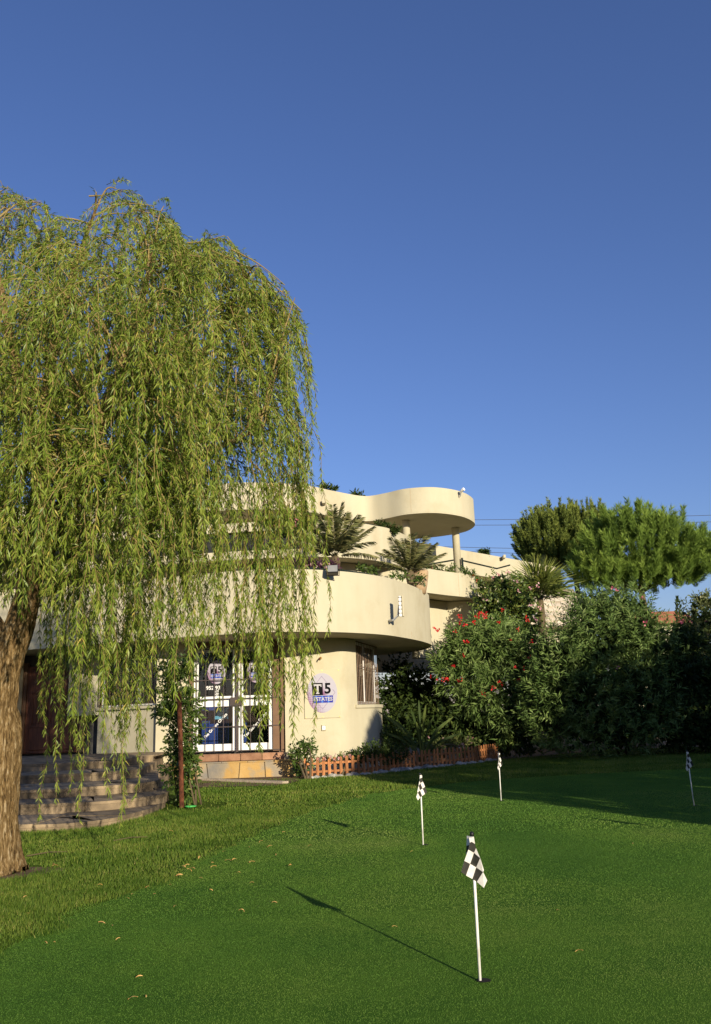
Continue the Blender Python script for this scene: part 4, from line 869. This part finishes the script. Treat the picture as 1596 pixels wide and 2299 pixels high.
# ------------------------------------------------------------------ oleanders and shrubs at the right
redpts = [(976, 1496 if 0 else 1525), (1018, 1495), (1035, 1522), (1043, 1470), (1087, 1381), (1065, 1398), (1042, 1403), (1025, 1418), (985, 1415), (1115, 1398), (1183, 1394), (1190, 1440), (1192, 1477), (1174, 1499), (1168, 1526), (1156, 1500), (1082, 1590 if 0 else 1552), (1103, 1543), (1050, 1440), (1128, 1370), (1002, 1525), (1145, 1437), (1030, 1388), (1160, 1412), (1120, 1530), (1090, 1386), (1078, 1378)]
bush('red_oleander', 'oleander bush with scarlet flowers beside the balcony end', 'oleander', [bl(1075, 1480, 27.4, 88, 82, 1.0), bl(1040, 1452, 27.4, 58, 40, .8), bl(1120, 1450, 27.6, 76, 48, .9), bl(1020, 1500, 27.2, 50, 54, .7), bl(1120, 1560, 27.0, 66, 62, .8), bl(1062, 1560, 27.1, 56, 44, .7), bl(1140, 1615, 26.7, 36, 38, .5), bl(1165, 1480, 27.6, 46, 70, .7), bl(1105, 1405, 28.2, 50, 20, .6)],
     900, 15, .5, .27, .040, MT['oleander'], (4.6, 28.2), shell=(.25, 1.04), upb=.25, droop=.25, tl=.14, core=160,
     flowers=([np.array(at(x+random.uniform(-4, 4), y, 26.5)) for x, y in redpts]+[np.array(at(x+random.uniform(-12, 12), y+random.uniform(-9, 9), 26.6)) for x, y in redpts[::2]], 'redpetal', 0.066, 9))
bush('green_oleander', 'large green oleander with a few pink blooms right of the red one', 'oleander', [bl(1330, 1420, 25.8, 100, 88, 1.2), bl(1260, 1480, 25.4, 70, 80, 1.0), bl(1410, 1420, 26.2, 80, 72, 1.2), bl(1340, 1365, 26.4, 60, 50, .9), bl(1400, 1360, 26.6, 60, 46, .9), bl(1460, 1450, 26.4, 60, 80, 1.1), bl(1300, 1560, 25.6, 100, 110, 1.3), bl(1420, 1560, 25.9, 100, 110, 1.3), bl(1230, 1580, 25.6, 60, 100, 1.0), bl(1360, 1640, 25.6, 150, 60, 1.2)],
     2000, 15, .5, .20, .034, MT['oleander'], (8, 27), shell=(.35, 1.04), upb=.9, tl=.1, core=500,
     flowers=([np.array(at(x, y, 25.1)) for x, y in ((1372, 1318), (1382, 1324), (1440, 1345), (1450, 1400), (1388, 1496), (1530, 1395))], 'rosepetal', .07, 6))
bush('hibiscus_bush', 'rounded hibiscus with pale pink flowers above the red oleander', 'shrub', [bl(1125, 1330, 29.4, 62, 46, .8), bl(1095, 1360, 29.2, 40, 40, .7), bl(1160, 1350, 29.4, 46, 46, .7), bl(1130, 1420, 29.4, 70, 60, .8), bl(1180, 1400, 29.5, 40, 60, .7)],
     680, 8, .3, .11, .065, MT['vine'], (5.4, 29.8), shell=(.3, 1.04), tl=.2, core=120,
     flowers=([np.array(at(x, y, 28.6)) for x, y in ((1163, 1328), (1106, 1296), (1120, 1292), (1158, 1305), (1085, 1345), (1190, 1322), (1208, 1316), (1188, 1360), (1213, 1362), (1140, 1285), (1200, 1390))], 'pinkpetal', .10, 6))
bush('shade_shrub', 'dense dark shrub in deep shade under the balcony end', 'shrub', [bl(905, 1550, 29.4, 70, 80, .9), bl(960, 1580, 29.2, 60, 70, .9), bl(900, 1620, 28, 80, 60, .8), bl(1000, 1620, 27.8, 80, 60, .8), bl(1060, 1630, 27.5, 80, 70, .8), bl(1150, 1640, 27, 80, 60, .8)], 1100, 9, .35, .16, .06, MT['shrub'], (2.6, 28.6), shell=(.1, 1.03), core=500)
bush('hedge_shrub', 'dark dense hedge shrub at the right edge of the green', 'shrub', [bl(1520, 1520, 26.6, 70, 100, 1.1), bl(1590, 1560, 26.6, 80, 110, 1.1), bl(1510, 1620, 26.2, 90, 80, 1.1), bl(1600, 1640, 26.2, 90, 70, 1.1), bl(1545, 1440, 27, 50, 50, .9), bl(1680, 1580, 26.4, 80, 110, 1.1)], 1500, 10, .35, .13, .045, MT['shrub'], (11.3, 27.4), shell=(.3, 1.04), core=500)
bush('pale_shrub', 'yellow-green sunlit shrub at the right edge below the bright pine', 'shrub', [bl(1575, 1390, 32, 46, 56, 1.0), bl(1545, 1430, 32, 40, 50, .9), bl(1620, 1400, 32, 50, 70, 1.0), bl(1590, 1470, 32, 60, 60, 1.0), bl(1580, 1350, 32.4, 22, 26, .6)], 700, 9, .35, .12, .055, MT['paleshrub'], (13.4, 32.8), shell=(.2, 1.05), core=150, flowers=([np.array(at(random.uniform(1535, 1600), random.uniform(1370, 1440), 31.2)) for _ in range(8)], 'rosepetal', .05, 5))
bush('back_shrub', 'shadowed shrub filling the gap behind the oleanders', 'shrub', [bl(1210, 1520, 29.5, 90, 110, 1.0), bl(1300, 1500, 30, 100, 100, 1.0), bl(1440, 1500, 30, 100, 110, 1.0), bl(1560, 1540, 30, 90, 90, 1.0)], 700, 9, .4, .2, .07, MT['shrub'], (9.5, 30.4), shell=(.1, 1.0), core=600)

# ------------------------------------------------------------------ cycads on the balcony
def frond_mesh(kind):
    r = np.random.default_rng(kind+50); n = 46; s = np.linspace(0, 1, n); bend = (.18, .32, .5)[kind % 3]
    P = np.stack([s, 0*s, bend*(s*.25-s*s*.8)], 1); T = nrm(np.gradient(P, axis=0)); N_ = np.cross(T, np.array([0, 1, 0]))
    VV = []; tt = []
    for sg_ in (-1, 1):
        k = s > .16; L_ = .21*np.sin(np.clip((s[k]-.08)/.98, 0, 1)*math.pi)**.55+.02
        D = nrm(T[k]*.62+np.array([0, sg_, 0])*.75+N_[k]*(-.38)+r.normal(size=(k.sum(), 3))*.05)
        VV.append(leafverts(P[k], D, L_, .030, sag=.10, mid=.3, face=np.array([0, 0, 1.0]))); tt.append(np.clip(r.normal(.45, .2, k.sum())+s[k]*.12, 0, 1))
    V = np.concatenate(VV); t = np.concatenate(tt)
    # stalk as a row of slim diamonds
    q = leafverts(P[:-6:6], P[6::6]-P[:-6:6], np.linalg.norm(P[6::6]-P[:-6:6], axis=1)*1.1, .018, sag=0, mid=.5, face=np.array([0, 0, 1.0])); V = np.concatenate([V, q]); t = np.concatenate([t, np.full(len(q), .9)])
    o = bulk('frond', V, 1, [(0, 1, 2, 3)], MT['cycad'], None, t); me = o.data; bpy.data.objects.remove(o); return me
FR = [frond_mesh(i) for i in range(3)]
def cycad(label, c, R_, n, hgt, mesh_pot=None):
    t = thing('cycad', label, 'palm', (c.x, c.y, c.z), 'cycads on the balcony', local=True)
    mesh('trunk', *lathe([(.10, -hgt), (.13, -hgt*.5), (.14, -.12), (.10, .02), (.05, .06)], 12), MT['stem'], t)
    for i in range(n):
        a = i*2.39996+random.uniform(-.2, .2); el = math.radians(84-60*(i/n)**.9+random.uniform(-6, 6)); o = link('frond', FR[i % 3], t)
        d = Vector((math.cos(a)*math.cos(el), math.sin(a)*math.cos(el), math.sin(el))); q_ = d.to_track_quat('X', 'Z'); o.rotation_mode = 'QUATERNION'; o.rotation_quaternion = q_
        L_ = R_*random.uniform(.85, 1.12); o.scale = (L_, L_, L_)
    return t
c1 = at(752, 1252, 20.75); cy1 = cycad('larger left cycad palm with arching fronds above the flood lamp', c1, 1.32, 30, .3)
c2 = at(921, 1286, 23.1); cy2 = cycad('darker right cycad palm on the balcony by the clay pot', c2, 1.08, 28, .3)
pp = at(938, 1291, 23.9)
tag(mesh('clay_pot', *lathe([(.20, -.55), (.26, -.3), (.30, -.05), (.31, .10), (.28, .14), (.24, .13)], 24, tuple(pp)), MT['pot'], smooth=True), 'round buff clay pot behind the right cycad', 'pot')
def trailing(name, label, cat, blobs, n, mat, L, W, fl_=None, z=None):
    c = blobs[0]; t = thing(name, label, cat, (c[0], c[1], c[2])); shoots('foliage', blobs, n, 7, .16, L, W, mat, t, (.1, 1.05), zmin=z or 0)
    if fl_:
        for p in fl_[0]: flower(p, fl_[2]*random.uniform(.8, 1.2), fl_[1], 5, t)
    return t
trailing('purple_plant', 'row of purple-leaved plants along the parapet left of the flood lamp', 'plant', [bl(x, 1268, 20.2, 14, 9, .12) for x in range(660, 745, 14)], 90, MT['purple'], .10, .045, ([np.array(at(random.uniform(670, 742), random.uniform(1262, 1276), 20.05)) for _ in range(12)], 'pinkpetal', .035), 4.5)
trailing('balcony_herb', 'low trailing greenery on the parapet left of the right cycad', 'plant', [bl(x, 1276+(x-810)*.19, 21.5+(x-810)*.013, 12, 8, .15) for x in (812, 826, 840, 890, 905, 932, 945)], 90, MT['vine'], .10, .04, None, 4.5)
trailing('wing_creeper', 'creeper with small red flowers trailing over the right wing parapet', 'plant', [bl(x, y, Y, 12, 9, .15) for x, y, Y in ((948, 1270, 26.0), (962, 1274, 26.3), (985, 1277, 26.8), (1012, 1278, 27.1), (1040, 1282, 27.4), (1056, 1288, 27.6), (1066, 1300, 27.9), (1074, 1312, 28.3))], 150, MT['vine'], .10, .045, ([np.array(at(x, y, 26.3)) for x, y in ((962, 1268), (968, 1274), (957, 1266))]+[np.array(at(x, y, 27.5)) for x, y in ((1064, 1293), (1071, 1302))], 'redpetal', .05), 4.5)
trailing('terrace_flowers', 'planter of rose-pink flowers and greenery on the upper terrace', 'plant', [bl(x, y, 23.1, 18, 12, .2) for x, y in ((600, 1170), (625, 1172), (650, 1170), (672, 1172), (692, 1166), (640, 1185), (668, 1186))], 170, MT['vine'], .11, .05, ([np.array(at(random.uniform(610, 705), random.uniform(1158, 1184), 22.85)) for _ in range(26)], 'rosepetal', .06), 4.5)
trailing('terrace_creeper', 'small green creeper on the upper terrace left of the first column', 'plant', [bl(x, y, 24.8, 12, 8, .15) for x, y in ((850, 1178), (862, 1180), (876, 1184), (888, 1190))], 60, MT['shrub'], .11, .05, None, 4.5)
for x, y, Y, n_, lab in ((731, 1096, 28.0, 14, 'thin tuft of grass on the roof edge left of the canopy dip'), (803, 1112, 28.6, 18, 'small green tuft on the roof edge at the dip of the canopy'), (1088, 1240, 35.0, 30, 'small leafy weed on top of the long right wing wall'), (748, 1100, 28.3, 12, 'tiny dark tuft on the roof edge right of the grass tuft')):
    trailing('roof_weed', lab, 'plant', [bl(x, y, Y, 10, 5, .2)], n_, MT['shrub'], .2, .05, None, 4.5)

# the storeys are 8.5 % taller than first drawn: enlarge the building and set it, with all it carries, so much farther back
K = 1.085
for o in [o for o in COL.objects if o.parent is None and o.get('category') and (o.name.split('.')[0] in ('curved_building', 'wall_sign', 'utility_box', 'wall_hook', 'flood_lamp', 'panel_antenna', 'roof_lamp', 'cycad', 'clay_pot', 'purple_plant', 'balcony_herb', 'wing_creeper', 'terrace_flowers', 'terrace_creeper', 'roof_weed'))]:
    o.location = Vector(o.location)*K+Vector((0, 0, -.1275)); o.scale = (K, K, K)

# ------------------------------------------------------------------ fan palm and tiled hut
fb = at(1212, 1345, 31.0); fp_ = thing('fan_palm', 'bright green fan palm above the hibiscus', 'palm', (fb.x, fb.y, 0))
mesh('trunk', *lathe([(.16, 0), (.15, 2), (.14, fb.z-.2), (.10, fb.z+.1)], 12, (fb.x, fb.y, 0)), MT['stem'], fp_)
for i in range(17):
    a = i*2.39996; el = math.radians(86-85*(i/17)); d = Vector((math.cos(a)*math.cos(el), math.sin(a)*math.cos(el)*.9, math.sin(el))); pet = .45+.15*random.random()
    hub = Vector((fb.x, fb.y, fb.z))+d*pet; n = 34; side = d.cross(Vector((0, 0, 1)) if abs(d.z) < .95 else Vector((1, 0, 0))).normalized(); upv = side.cross(d).normalized()
    an_ = np.linspace(-1.9, 1.9, n); Dn = np.array([(d*math.cos(x)+side*math.sin(x)+upv*.12) for x in an_]); Pn = np.repeat(np.array(hub)[None], n, 0)
    o = leaves('fan_leaf', Pn, Dn, 1.35*(.85+.25*np.cos(an_)), .065, MT['fanpalm'], fp_, np.clip(rng.normal(.55-.02*i, .12, n), 0, 1), sag=.16, mid=.5, face=np.array(upv))
    mesh('stalk', *tube([(fb.x, fb.y, fb.z), tuple(hub)], .014, 5), MT['fanpalm'], o)
hp = at(1232, 1420, 33.0)
hut = thing('tiled_hut', 'small hut with pale tiled roof glimpsed behind the fan palm', 'hut', (hp.x, hp.y, 0))
mesh('wall', *boxdata(hp.x-1.3, hp.x+1.3, hp.y+.25, hp.y+2.6, 0, hp.z+.1), ST, hut); mesh('eave', *boxdata(hp.x-1.5, hp.x+1.5, hp.y-.02, hp.y+.4, hp.z+.1, hp.z+.2), MT['stem'], hut)
rise = Vector((0, .62, .78)).normalized(); nr = Vector((0, -.78, .62))
V, F = boxdata(0, .36, 0, .30, 0, .035); TM = bpy.data.meshes.new('roof_tile'); TM.from_pydata([(x+.01, y*rise.y+(z+.03*(y < .1))*nr.y, y*rise.z+(z+.03*(y < .1))*nr.z) for x, y, z in V], [], F); TM.materials.append(MT['paletile'])
mesh('roof_deck', [(hp.x-1.5, hp.y+.02, hp.z+.205), (hp.x+1.5, hp.y+.02, hp.z+.205), (hp.x+1.5, hp.y+1.4, hp.z+1.9), (hp.x-1.5, hp.y+1.4, hp.z+1.9), (hp.x-1.5, hp.y+2.6, hp.z+.2), (hp.x+1.5, hp.y+2.6, hp.z+.2)], [(0, 1, 2, 3), (3, 2, 5, 4), (0, 3, 4), (1, 5, 2)], MT['mortar'], hut)
for j in range(7):
    for i in range(8):
        o = link('roof_tile', TM, hut); o.location = (hp.x-1.5+.375*i+(.18 if j % 2 else 0)*0, hp.y+.01+rise.y*.27*j, hp.z+.235+rise.z*.27*j); o.rotation_euler = (random.gauss(0, .03), random.gauss(0, .03), random.gauss(0, .03))

# ------------------------------------------------------------------ pines, cypresses, far house, wires
def pine(label, blobs, ntuft, tl_, nl, nw, mat, base, top, dens=70):
    t = thing('pine_tree', label, 'pine', (base[0], base[1], 0))
    P, O = blob_points(blobs, ntuft, (.5, 1.04)); k = rng.random(len(P)) < np.where(P[:, 1] > base[1]+1.5, .35, 1); P, O = P[k], O[k]; n = len(P)
    D = nrm(O*.45+np.array([0, 0, 1.0])+rng.normal(size=P.shape)*.16); ln = tl_*(.6+.8*rng.random(n))
    s = rng.random((n, dens, 1)); Q = P[:, None]+D[:, None]*s*ln[:, None, None]
    R_ = nrm(rng.normal(size=(n, dens, 3))); R_ = nrm(R_-D[:, None]*(R_*D[:, None]).sum(-1, keepdims=True))
    ND = nrm(D[:, None]*(.75+.5*s)+R_*.85)
    tint = np.repeat(rng.beta(2.2, 2.2, n)*.55, dens)+s.reshape(-1)*.32+rng.normal(0, .08, n*dens)
    leaves('crown', Q.reshape(-1, 3), ND.reshape(-1, 3), nl*(.7+.5*rng.random(n*dens)), nw, mat, t, tint, sag=.0)
    tr_ = spline([(base[0], base[1], 0), (base[0]+.2, base[1], top*.45), (base[0]-.1, base[1], top*.8), (base[0], base[1], top)], 6)
    mesh('trunk', *tube(tr_, np.linspace(.24, .10, len(tr_)), 10), MT['stem'], t, smooth=True)
    for b in blobs: mesh('limb', *tube(spline([tr_[-6], (np.array(tr_[-4])+np.array(b[:3]))/2-np.array([0, 0, .2]), b[:3]], 5), np.linspace(.08, .03, 11), 6), MT['stem'], t)
    return t
c = at(1265, 1290, 47)
pine('dark olive pine with upright candle-like tufts behind the roof', [bl(1262, 1225, 47, 96, 60, 2.2), bl(1212, 1232, 47, 52, 52, 1.8), bl(1315, 1198, 47, 58, 46, 1.8), bl(1250, 1185, 47, 50, 30, 1.5), bl(1235, 1265, 46.5, 60, 24, 1.6), bl(1330, 1250, 47.2, 50, 40, 1.6)], 950, .85, .19, .030, MT['pine_dark'], (c.x+.8, 47), at(1265, 1240, 47).z, 150)
c = at(1450, 1330, 41)
pine('bright green bushy pine at the upper right', [bl(1440, 1240, 41, 120, 66, 2.4), bl(1370, 1250, 41, 70, 70, 2.0), bl(1520, 1255, 41, 76, 60, 2.0), bl(1420, 1200, 41, 80, 34, 1.6), bl(1560, 1275, 41, 50, 44, 1.6), bl(1340, 1290, 40.6, 50, 44, 1.6), bl(1500, 1300, 40.8, 70, 26, 1.5), bl(1430, 1305, 40.6, 60, 24, 1.4), bl(1380, 1315, 40.6, 50, 24, 1.4)], 720, .75, .32, .027, MT['pine'], (c.x, 41.3), at(1450, 1270, 41).z, 150)
def cypress(label, x, y, h, r, n, group=None, L=.22, pw=2.6):
    t = thing('cypress_tree', label, 'cypress', (x, y, 0), group)
    z = h*rng.random(n)**.9; rr = r*np.clip(np.minimum((z/h)*9, 1)*(1-(z/h)**pw)**.62, .02, 1)*(.35+.72*rng.random(n)**.5); a = rng.random(n)*2*math.pi
    P = np.stack([x+rr*np.cos(a), y+rr*np.sin(a), z+.1], 1); D = np.stack([np.cos(a)*.35, np.sin(a)*.35, np.ones(n)], 1)+rng.normal(size=(n, 3))*.25
    leaves('crown', P, D, L*(.7+.6*rng.random(n)), L*.36, MT['shrub'], t); mesh('trunk', *tube([(x, y, 0), (x, y, h*.6), (x, y, h*.93)], [.14, .08, .02], 8), MT['stem'], t)
p = at(1524, 1372, 52); cypress('slim dark cypress tip beside the orange roof', p.x, 52, at(1524, 1345, 52).z, .40, 900)
p = at(1450, 1372, 50); cypress('slim cypress between the oleander and the bright pine', p.x, 50, at(1450, 1358, 50).z, .40, 900)
hs = at(1508, 1400, 60); hz = at(1515, 1380, 60).z
ho = thing('far_house', 'far house with orange tiled roof at the right', 'house', (hs.x, 60, 0))
mesh('wall', *boxdata(hs.x-3, hs.x+2.0, 60, 66, 0, hs.z), ST, ho)
mesh('roof', [(hs.x-3.3, 59.6, hs.z), (hs.x+2.3, 59.6, hs.z), (hs.x+2.3, 66.4, hs.z), (hs.x-3.3, 66.4, hs.z), (hs.x-2.6, 63, hz+.6), (hs.x+1.6, 63, hz+.6)], [(0, 1, 5, 4), (2, 3, 4, 5), (1, 2, 5), (3, 0, 4)], MT['rooftile'], ho)
PY = 70.0
wires = [((1062, 1169), (1596, 1157)), ((1062, 1181), (1596, 1172)), ((1037, 1229), (1160, 1230)), ((1037, 1238), (1160, 1241))]
labs = ('topmost overhead wire crossing the sky behind the pines', 'second overhead wire just below the topmost one', 'third overhead wire, passing behind the second column', 'lowest overhead wire above the long right wing wall')
polx = []
for (a, b), lab in zip(wires, labs):
    A_, B_ = at(*a, PY), at(*b, PY); e = (B_-A_)/(B_.x-A_.x); X0, X1 = -16.0, 62.0; pts = []
    for i in range(25):
        x = X0+(X1-X0)*i/24; s_ = (x-A_.x); q = A_+e*s_; pts.append((x, PY, q.z+.0006*((x-23)**2)-.0006*((A_.x+B_.x)/2-23)**2))
    tag(mesh('power_line', *tube(pts, .020, 5), MT['wire']), lab, 'wire', 'overhead wires'); polx.append((pts[0], pts[-1]))
for k, lab in ((0, 'wooden power pole hidden behind the willow'), (1, 'wooden power pole far out to the right')):
    zt = max(w_[k][2] for w_ in polx)+.6; x = polx[0][k][0]; t = thing('power_pole', lab, 'pole', (x, PY+.3, 0)); mesh('shaft', *tube([(x, PY+.3, 0), (x, PY+.3, zt)], [.16, .10], 10), MT['stem'], t)
    for w_ in polx: mesh('insulator', *tube([(x, PY+.28, w_[k][2]), (x, PY-.02, w_[k][2])], .04, 6), MT['grey_metal'], t)
# trees standing outside the picture at the right; they shade the far side of the green
RT = Vector((SH.y, -SH.x, 0))
def off(u, v): return RT*u+SH*v
for i, (u, v, h, r) in enumerate(((9.8, -1.0, 5.6, 1.15), (11.1, -.6, 7.0, 1.0), (12.2, -1.1, 6.6, 1.1), (13.5, -.7, 6.2, .9), (14.8, -1.0, 5.9, .9))):
    p = off(u, v); cypress(('first', 'second', 'third', 'fourth', 'fifth')[i]+' cypress of the row outside the right edge of the picture', p.x, p.y, h, r, 3800, 'cypress row right of the green', .34, 5.0)
for u, v, h, r, lab in ((17.3, -1.5, 8.2, 1.9, 'tall broad tree outside the picture, nearest the cypress row'), (20.6, -1.5, 9.0, 2.3, 'tallest broad tree outside the right edge of the picture'), (24.6, -1.0, 10.2, 2.4, 'broad tree farthest outside the right edge of the picture')):
    p = off(u, v); t = thing('broad_tree', lab, 'tree', (p.x, p.y, 0)); P, O = blob_points([(p.x, p.y, h*.62, r, r, h*.38), (p.x+.3, p.y, h*.35, r*1.05, r, h*.33)], 5200, (.4, 1.04))
    P[:, 2] = np.maximum(P[:, 2], .1)
    leaves('crown', P, O+rng.normal(size=O.shape)*.5, .48, .30, MT['shrub'], t); mesh('trunk', *tube([(p.x, p.y, 0), (p.x, p.y, h*.7)], [.25, .1], 10), MT['bark'], t)

# ------------------------------------------------------------------ practice flags
Lq = {'a': (850, 540), 'f0': (925, 590), 'b': (945, 690), 'c': (890, 797), 'd': (760, 722), 'e': (785, 1052), 'f': (648, 982), 'g': (670, 1318), 'h': (556, 1238), 'i': (1022, 905), 'j': (925, 1135), 'k': (818, 1400), 'l': (1100, 1185), 'm': (1075, 1228), 'n': (925, 1466), 'o': (1165, 1420), 'p': (1075, 1590), 'q': (855, 440), 'r': (905, 420), 's': (790, 440), 't': (800, 560), 'u': (960, 700)}
FQ = [('qrf0a', 1), ('stq', 0), ('tadq', 0), ('abcd', 0), ('uic', 1), ('dcef', 1), ('cije', 0), ('feGh', 0), ('ejkg', 1), ('ilmj', 1), ('jmnk', 0), ('mopn', 1)]
def flag_mesh(mirror):
    sc = .000238; mx = -1 if mirror else 1
    def pt(k, dy=0.0):
        x, y = Lq[k]; x, z = (x-872)*sc, (395-y)*sc
        return (mx*x, -.022-.018*math.sin((x*9)+z*5)-.02*(1 if x > 0.02 else 0)+dy, z)
    faces = [(['q', 'r', 'f0', 'a'], 1), (['s', 'q', 'a', 't'], 1), (['t', 'a', 'd'], 0), (['a', 'f0', 'b', 'c', 'd'], 0), (['b', 'i', 'c'], 1), (['d', 'c', 'e', 'f'], 1), (['c', 'i', 'j', 'e'], 0), (['f', 'e', 'g', 'h'], 0), (['e', 'j', 'k', 'g'], 1), (['i', 'l', 'm', 'j'], 1), (['j', 'm', 'n', 'k'], 0), (['m', 'o', 'p', 'n'], 1)]
    V = []; F = []; fm = []; ks = list(Lq)
    for dy in (0, .004): V += [pt(k, dy) for k in ks]
    n = len(ks)
    for f, c in faces: F.append([ks.index(k) for k in f]); fm.append(0 if c else 1); F.append([n+ks.index(k) for k in f][::-1]); fm.append(0 if c else 1)
    # rim closing the two faces of the cloth
    rim = ['s', 'q', 'r', 'f0', 'b', 'i', 'l', 'm', 'o', 'p', 'n', 'k', 'g', 'h', 'f', 'd', 't']
    for a, b in zip(rim, rim[1:]+rim[:1]): i, j = ks.index(a), ks.index(b); F.append([i, j, n+j, n+i]); fm.append(0)
    # the half of the cloth folded round behind the pole
    o = len(V); back = [('r', -.02), ('f0', .0), ('b', 0), ('i', -.0), ('l', .0), ('m', -.01)]
    B = [(mx*((Lq[k][0]-872)*sc), -.02, (395-Lq[k][1])*sc) for k, _ in back]; Bb = [(mx*((Lq[k][0]-872)*sc-.035-.05*j/5), .028, (395-Lq[k][1])*sc-.015*j) for j, (k, _) in enumerate(back)]
    V += B+Bb
    for j in range(3): F.append([o+j, o+j+1, o+6+j+1, o+6+j]); fm.append(j % 2)
    me = bpy.data.meshes.new('flag'); me.from_pydata(V, [], F); me.materials.append(MT['flagwhite']); me.materials.append(MT['flagblack']); me.polygons.foreach_set('material_index', fm); me.update(); return me
FM = [flag_mesh(False), flag_mesh(True)]
PV, PF = tube([(0, 0, -.06), (0, 0, .4), (0, 0, .775)], .0085, 12)
def golf_flag(base, top, mir, rz, label):
    t = thing('practice_flag', label, 'flag', (base.x, base.y, .005), 'chequered flags on the putting green', local=True)
    d = (top-base); tilt = math.atan2(d.x, d.z); tl2 = math.atan2(d.y, d.z)
    po = mesh('pole', PV, PF, MT['pole_white'], t, smooth=True); po.rotation_euler = (-tl2, tilt, 0)
    kn = mesh('knob', *lathe([(.006, .772), (.011, .778), (.0135, .788), (.011, .797), (.003, .801)], 12), MT['black'], t, smooth=True); kn.rotation_euler = (-tl2, tilt, 0)
    f = link('flag', FM[mir], t); f.location = (math.sin(tilt)*.786, -.004, .782); f.rotation_euler = (0, tilt, rz)
    mesh('cup_hole', *lathe([(.040, .0055), (.038, .0065), (.015, .0068)], 20, (.022, .004, 0)), MT['hole_shade'], t)  # disc lying on the turf, its black colour painting the hole's shade
    return t
golf_flag(gz(1078, 2205), gz(1078, 2205)+Vector((.005, 0, .78)), 0, 0.0, 'nearest chequered practice flag on a white stick')
golf_flag(gz(950, 1898), gz(950, 1898)+Vector((.004, 0, .78)), 1, .25, 'chequered practice flag left of the nearest one, in full sun')
golf_flag(gz(1125, 1798), gz(1125, 1798)+Vector((.01, 0, .78)), 1, .6, 'farthest chequered practice flag, at the edge of the shade')
golf_flag(gz(1558, 1809), gz(1558, 1809)+Vector((-.01, 0, .78)), 1, .1, 'chequered practice flag in the shade at the right edge')
of = gz(1312, 1834)-SH*3.2; golf_flag(of, of+Vector((0, 0, .78)), 0, .3, 'chequered practice flag just outside the right edge that throws a shadow')

# ------------------------------------------------------------------ fallen leaves and twigs
def dry(n_):
    V = []; m = 7
    for i in range(m): s_ = i/(m-1); w_ = .0095*math.sin(math.pi*min(.98, max(.02, s_)))**.8; z = .012*math.sin(s_*math.pi)+.004; V += [(s_*.075, -w_, z+.004*n_), (s_*.075, 0, z), (s_*.075, w_, z+.005)]
    me = bpy.data.meshes.new('fallen_leaf'); me.from_pydata(V, [], [(i*3+j, i*3+j+1, i*3+j+4, i*3+j+3) for i in range(m-1) for j in range(2)]); me.materials.append(MT['dryleaf']); return me
DR = [dry(0), dry(1), dry(2)]
spots = [(408, 1952), (415, 1950), (428, 1953), (395, 1970), (430, 1960), (327, 1997), (300, 2010), (290, 2022), (480, 1940), (486, 1948), (540, 1962), (620, 1920), (655, 1945), (536, 2048), (548, 2052), (303, 2135), (305, 2200), (270, 2110), (310, 2245), (325, 2240), (120, 2120), (100, 2118), (700, 1900), (572, 1938), (530, 1900), (590, 1890), (600, 1905), (445, 1935), (520, 1935), (160, 2070), (220, 2075), (250, 2082), (60, 2020), (1250, 2048), (1420, 1898), (921, 1916), (505, 1935), (470, 2000), (570, 1985), (610, 2030), (380, 1990), (350, 2010), (500, 1915), (560, 1905), (640, 1870), (700, 1860), (130, 1950), (118, 1948), (66, 2060), (230, 1995), (380, 1870), (390, 2040), (455, 1975), (440, 2005), (1310, 2140), (880, 2085)]
for i, (x, y) in enumerate(spots):
    o = link('fallen_leaf', DR[i % 3]); p = gz(x, y); g_ = inpoly(np.array([p.x]), np.array([p.y]), GPOLY)[0]; o.location = (p.x, p.y, .014 if g_ else .03); o.rotation_euler = (random.gauss(0, .25), random.gauss(0, .2), random.uniform(0, 6.28)); k = random.uniform(.4, .95)*(1.1 if y < 1980 else .8); o.scale = (k, k, k)
    own = {(921, 1916): 'orange fallen leaf just below the foot of the second flag', (1420, 1898): 'lone curled leaf on the green near the right edge', (1250, 2048): 'lone fallen leaf right of the nearest flag', (310, 2245): 'larger of two dry leaves at the bottom of the picture', (325, 2240): 'smaller of two dry leaves at the bottom of the picture', (1310, 2140): 'fallen leaf low right of the nearest flag foot', (880, 2085): 'fallen leaf between the nearest flag and its shadow', (303, 2135): 'single dry leaf low on the left of the green', (536, 2048): 'pale fallen leaf left of the nearest flag shadow tip'}.get((x, y))
    zone = 'edge of the lawn' if not g_ else ('green by the lawn edge, left part' if x < 460 else 'green between the lawn edge and the flag shadows')
    tag(o, own or 'dry yellow willow leaf fallen on the '+zone, 'leaf', None if own else 'fallen leaves on the '+zone)
for x0, y0, x1, y1, lab in ((60, 1928, 150, 1918, 'long dead twig on the lawn right of the willow trunk'), (255, 1893, 330, 1884, 'brown dead twig on the lawn before the steps')):
    a, b = gz(x0, y0), gz(x1, y1); m_ = (a+b)/2+Vector((0, .05, 0)); z = Vector((0, 0, .035))
    tag(mesh('dead_twig', *join([tube([tuple(a+z), tuple(m_+z*1.3), tuple(b+z)], [.007, .006, .003], 6), tube([tuple(m_+z*1.3), tuple(m_+Vector((.12, -.08, .05)))], [.004, .002], 5)]), MT['stem']), lab, 'twig')
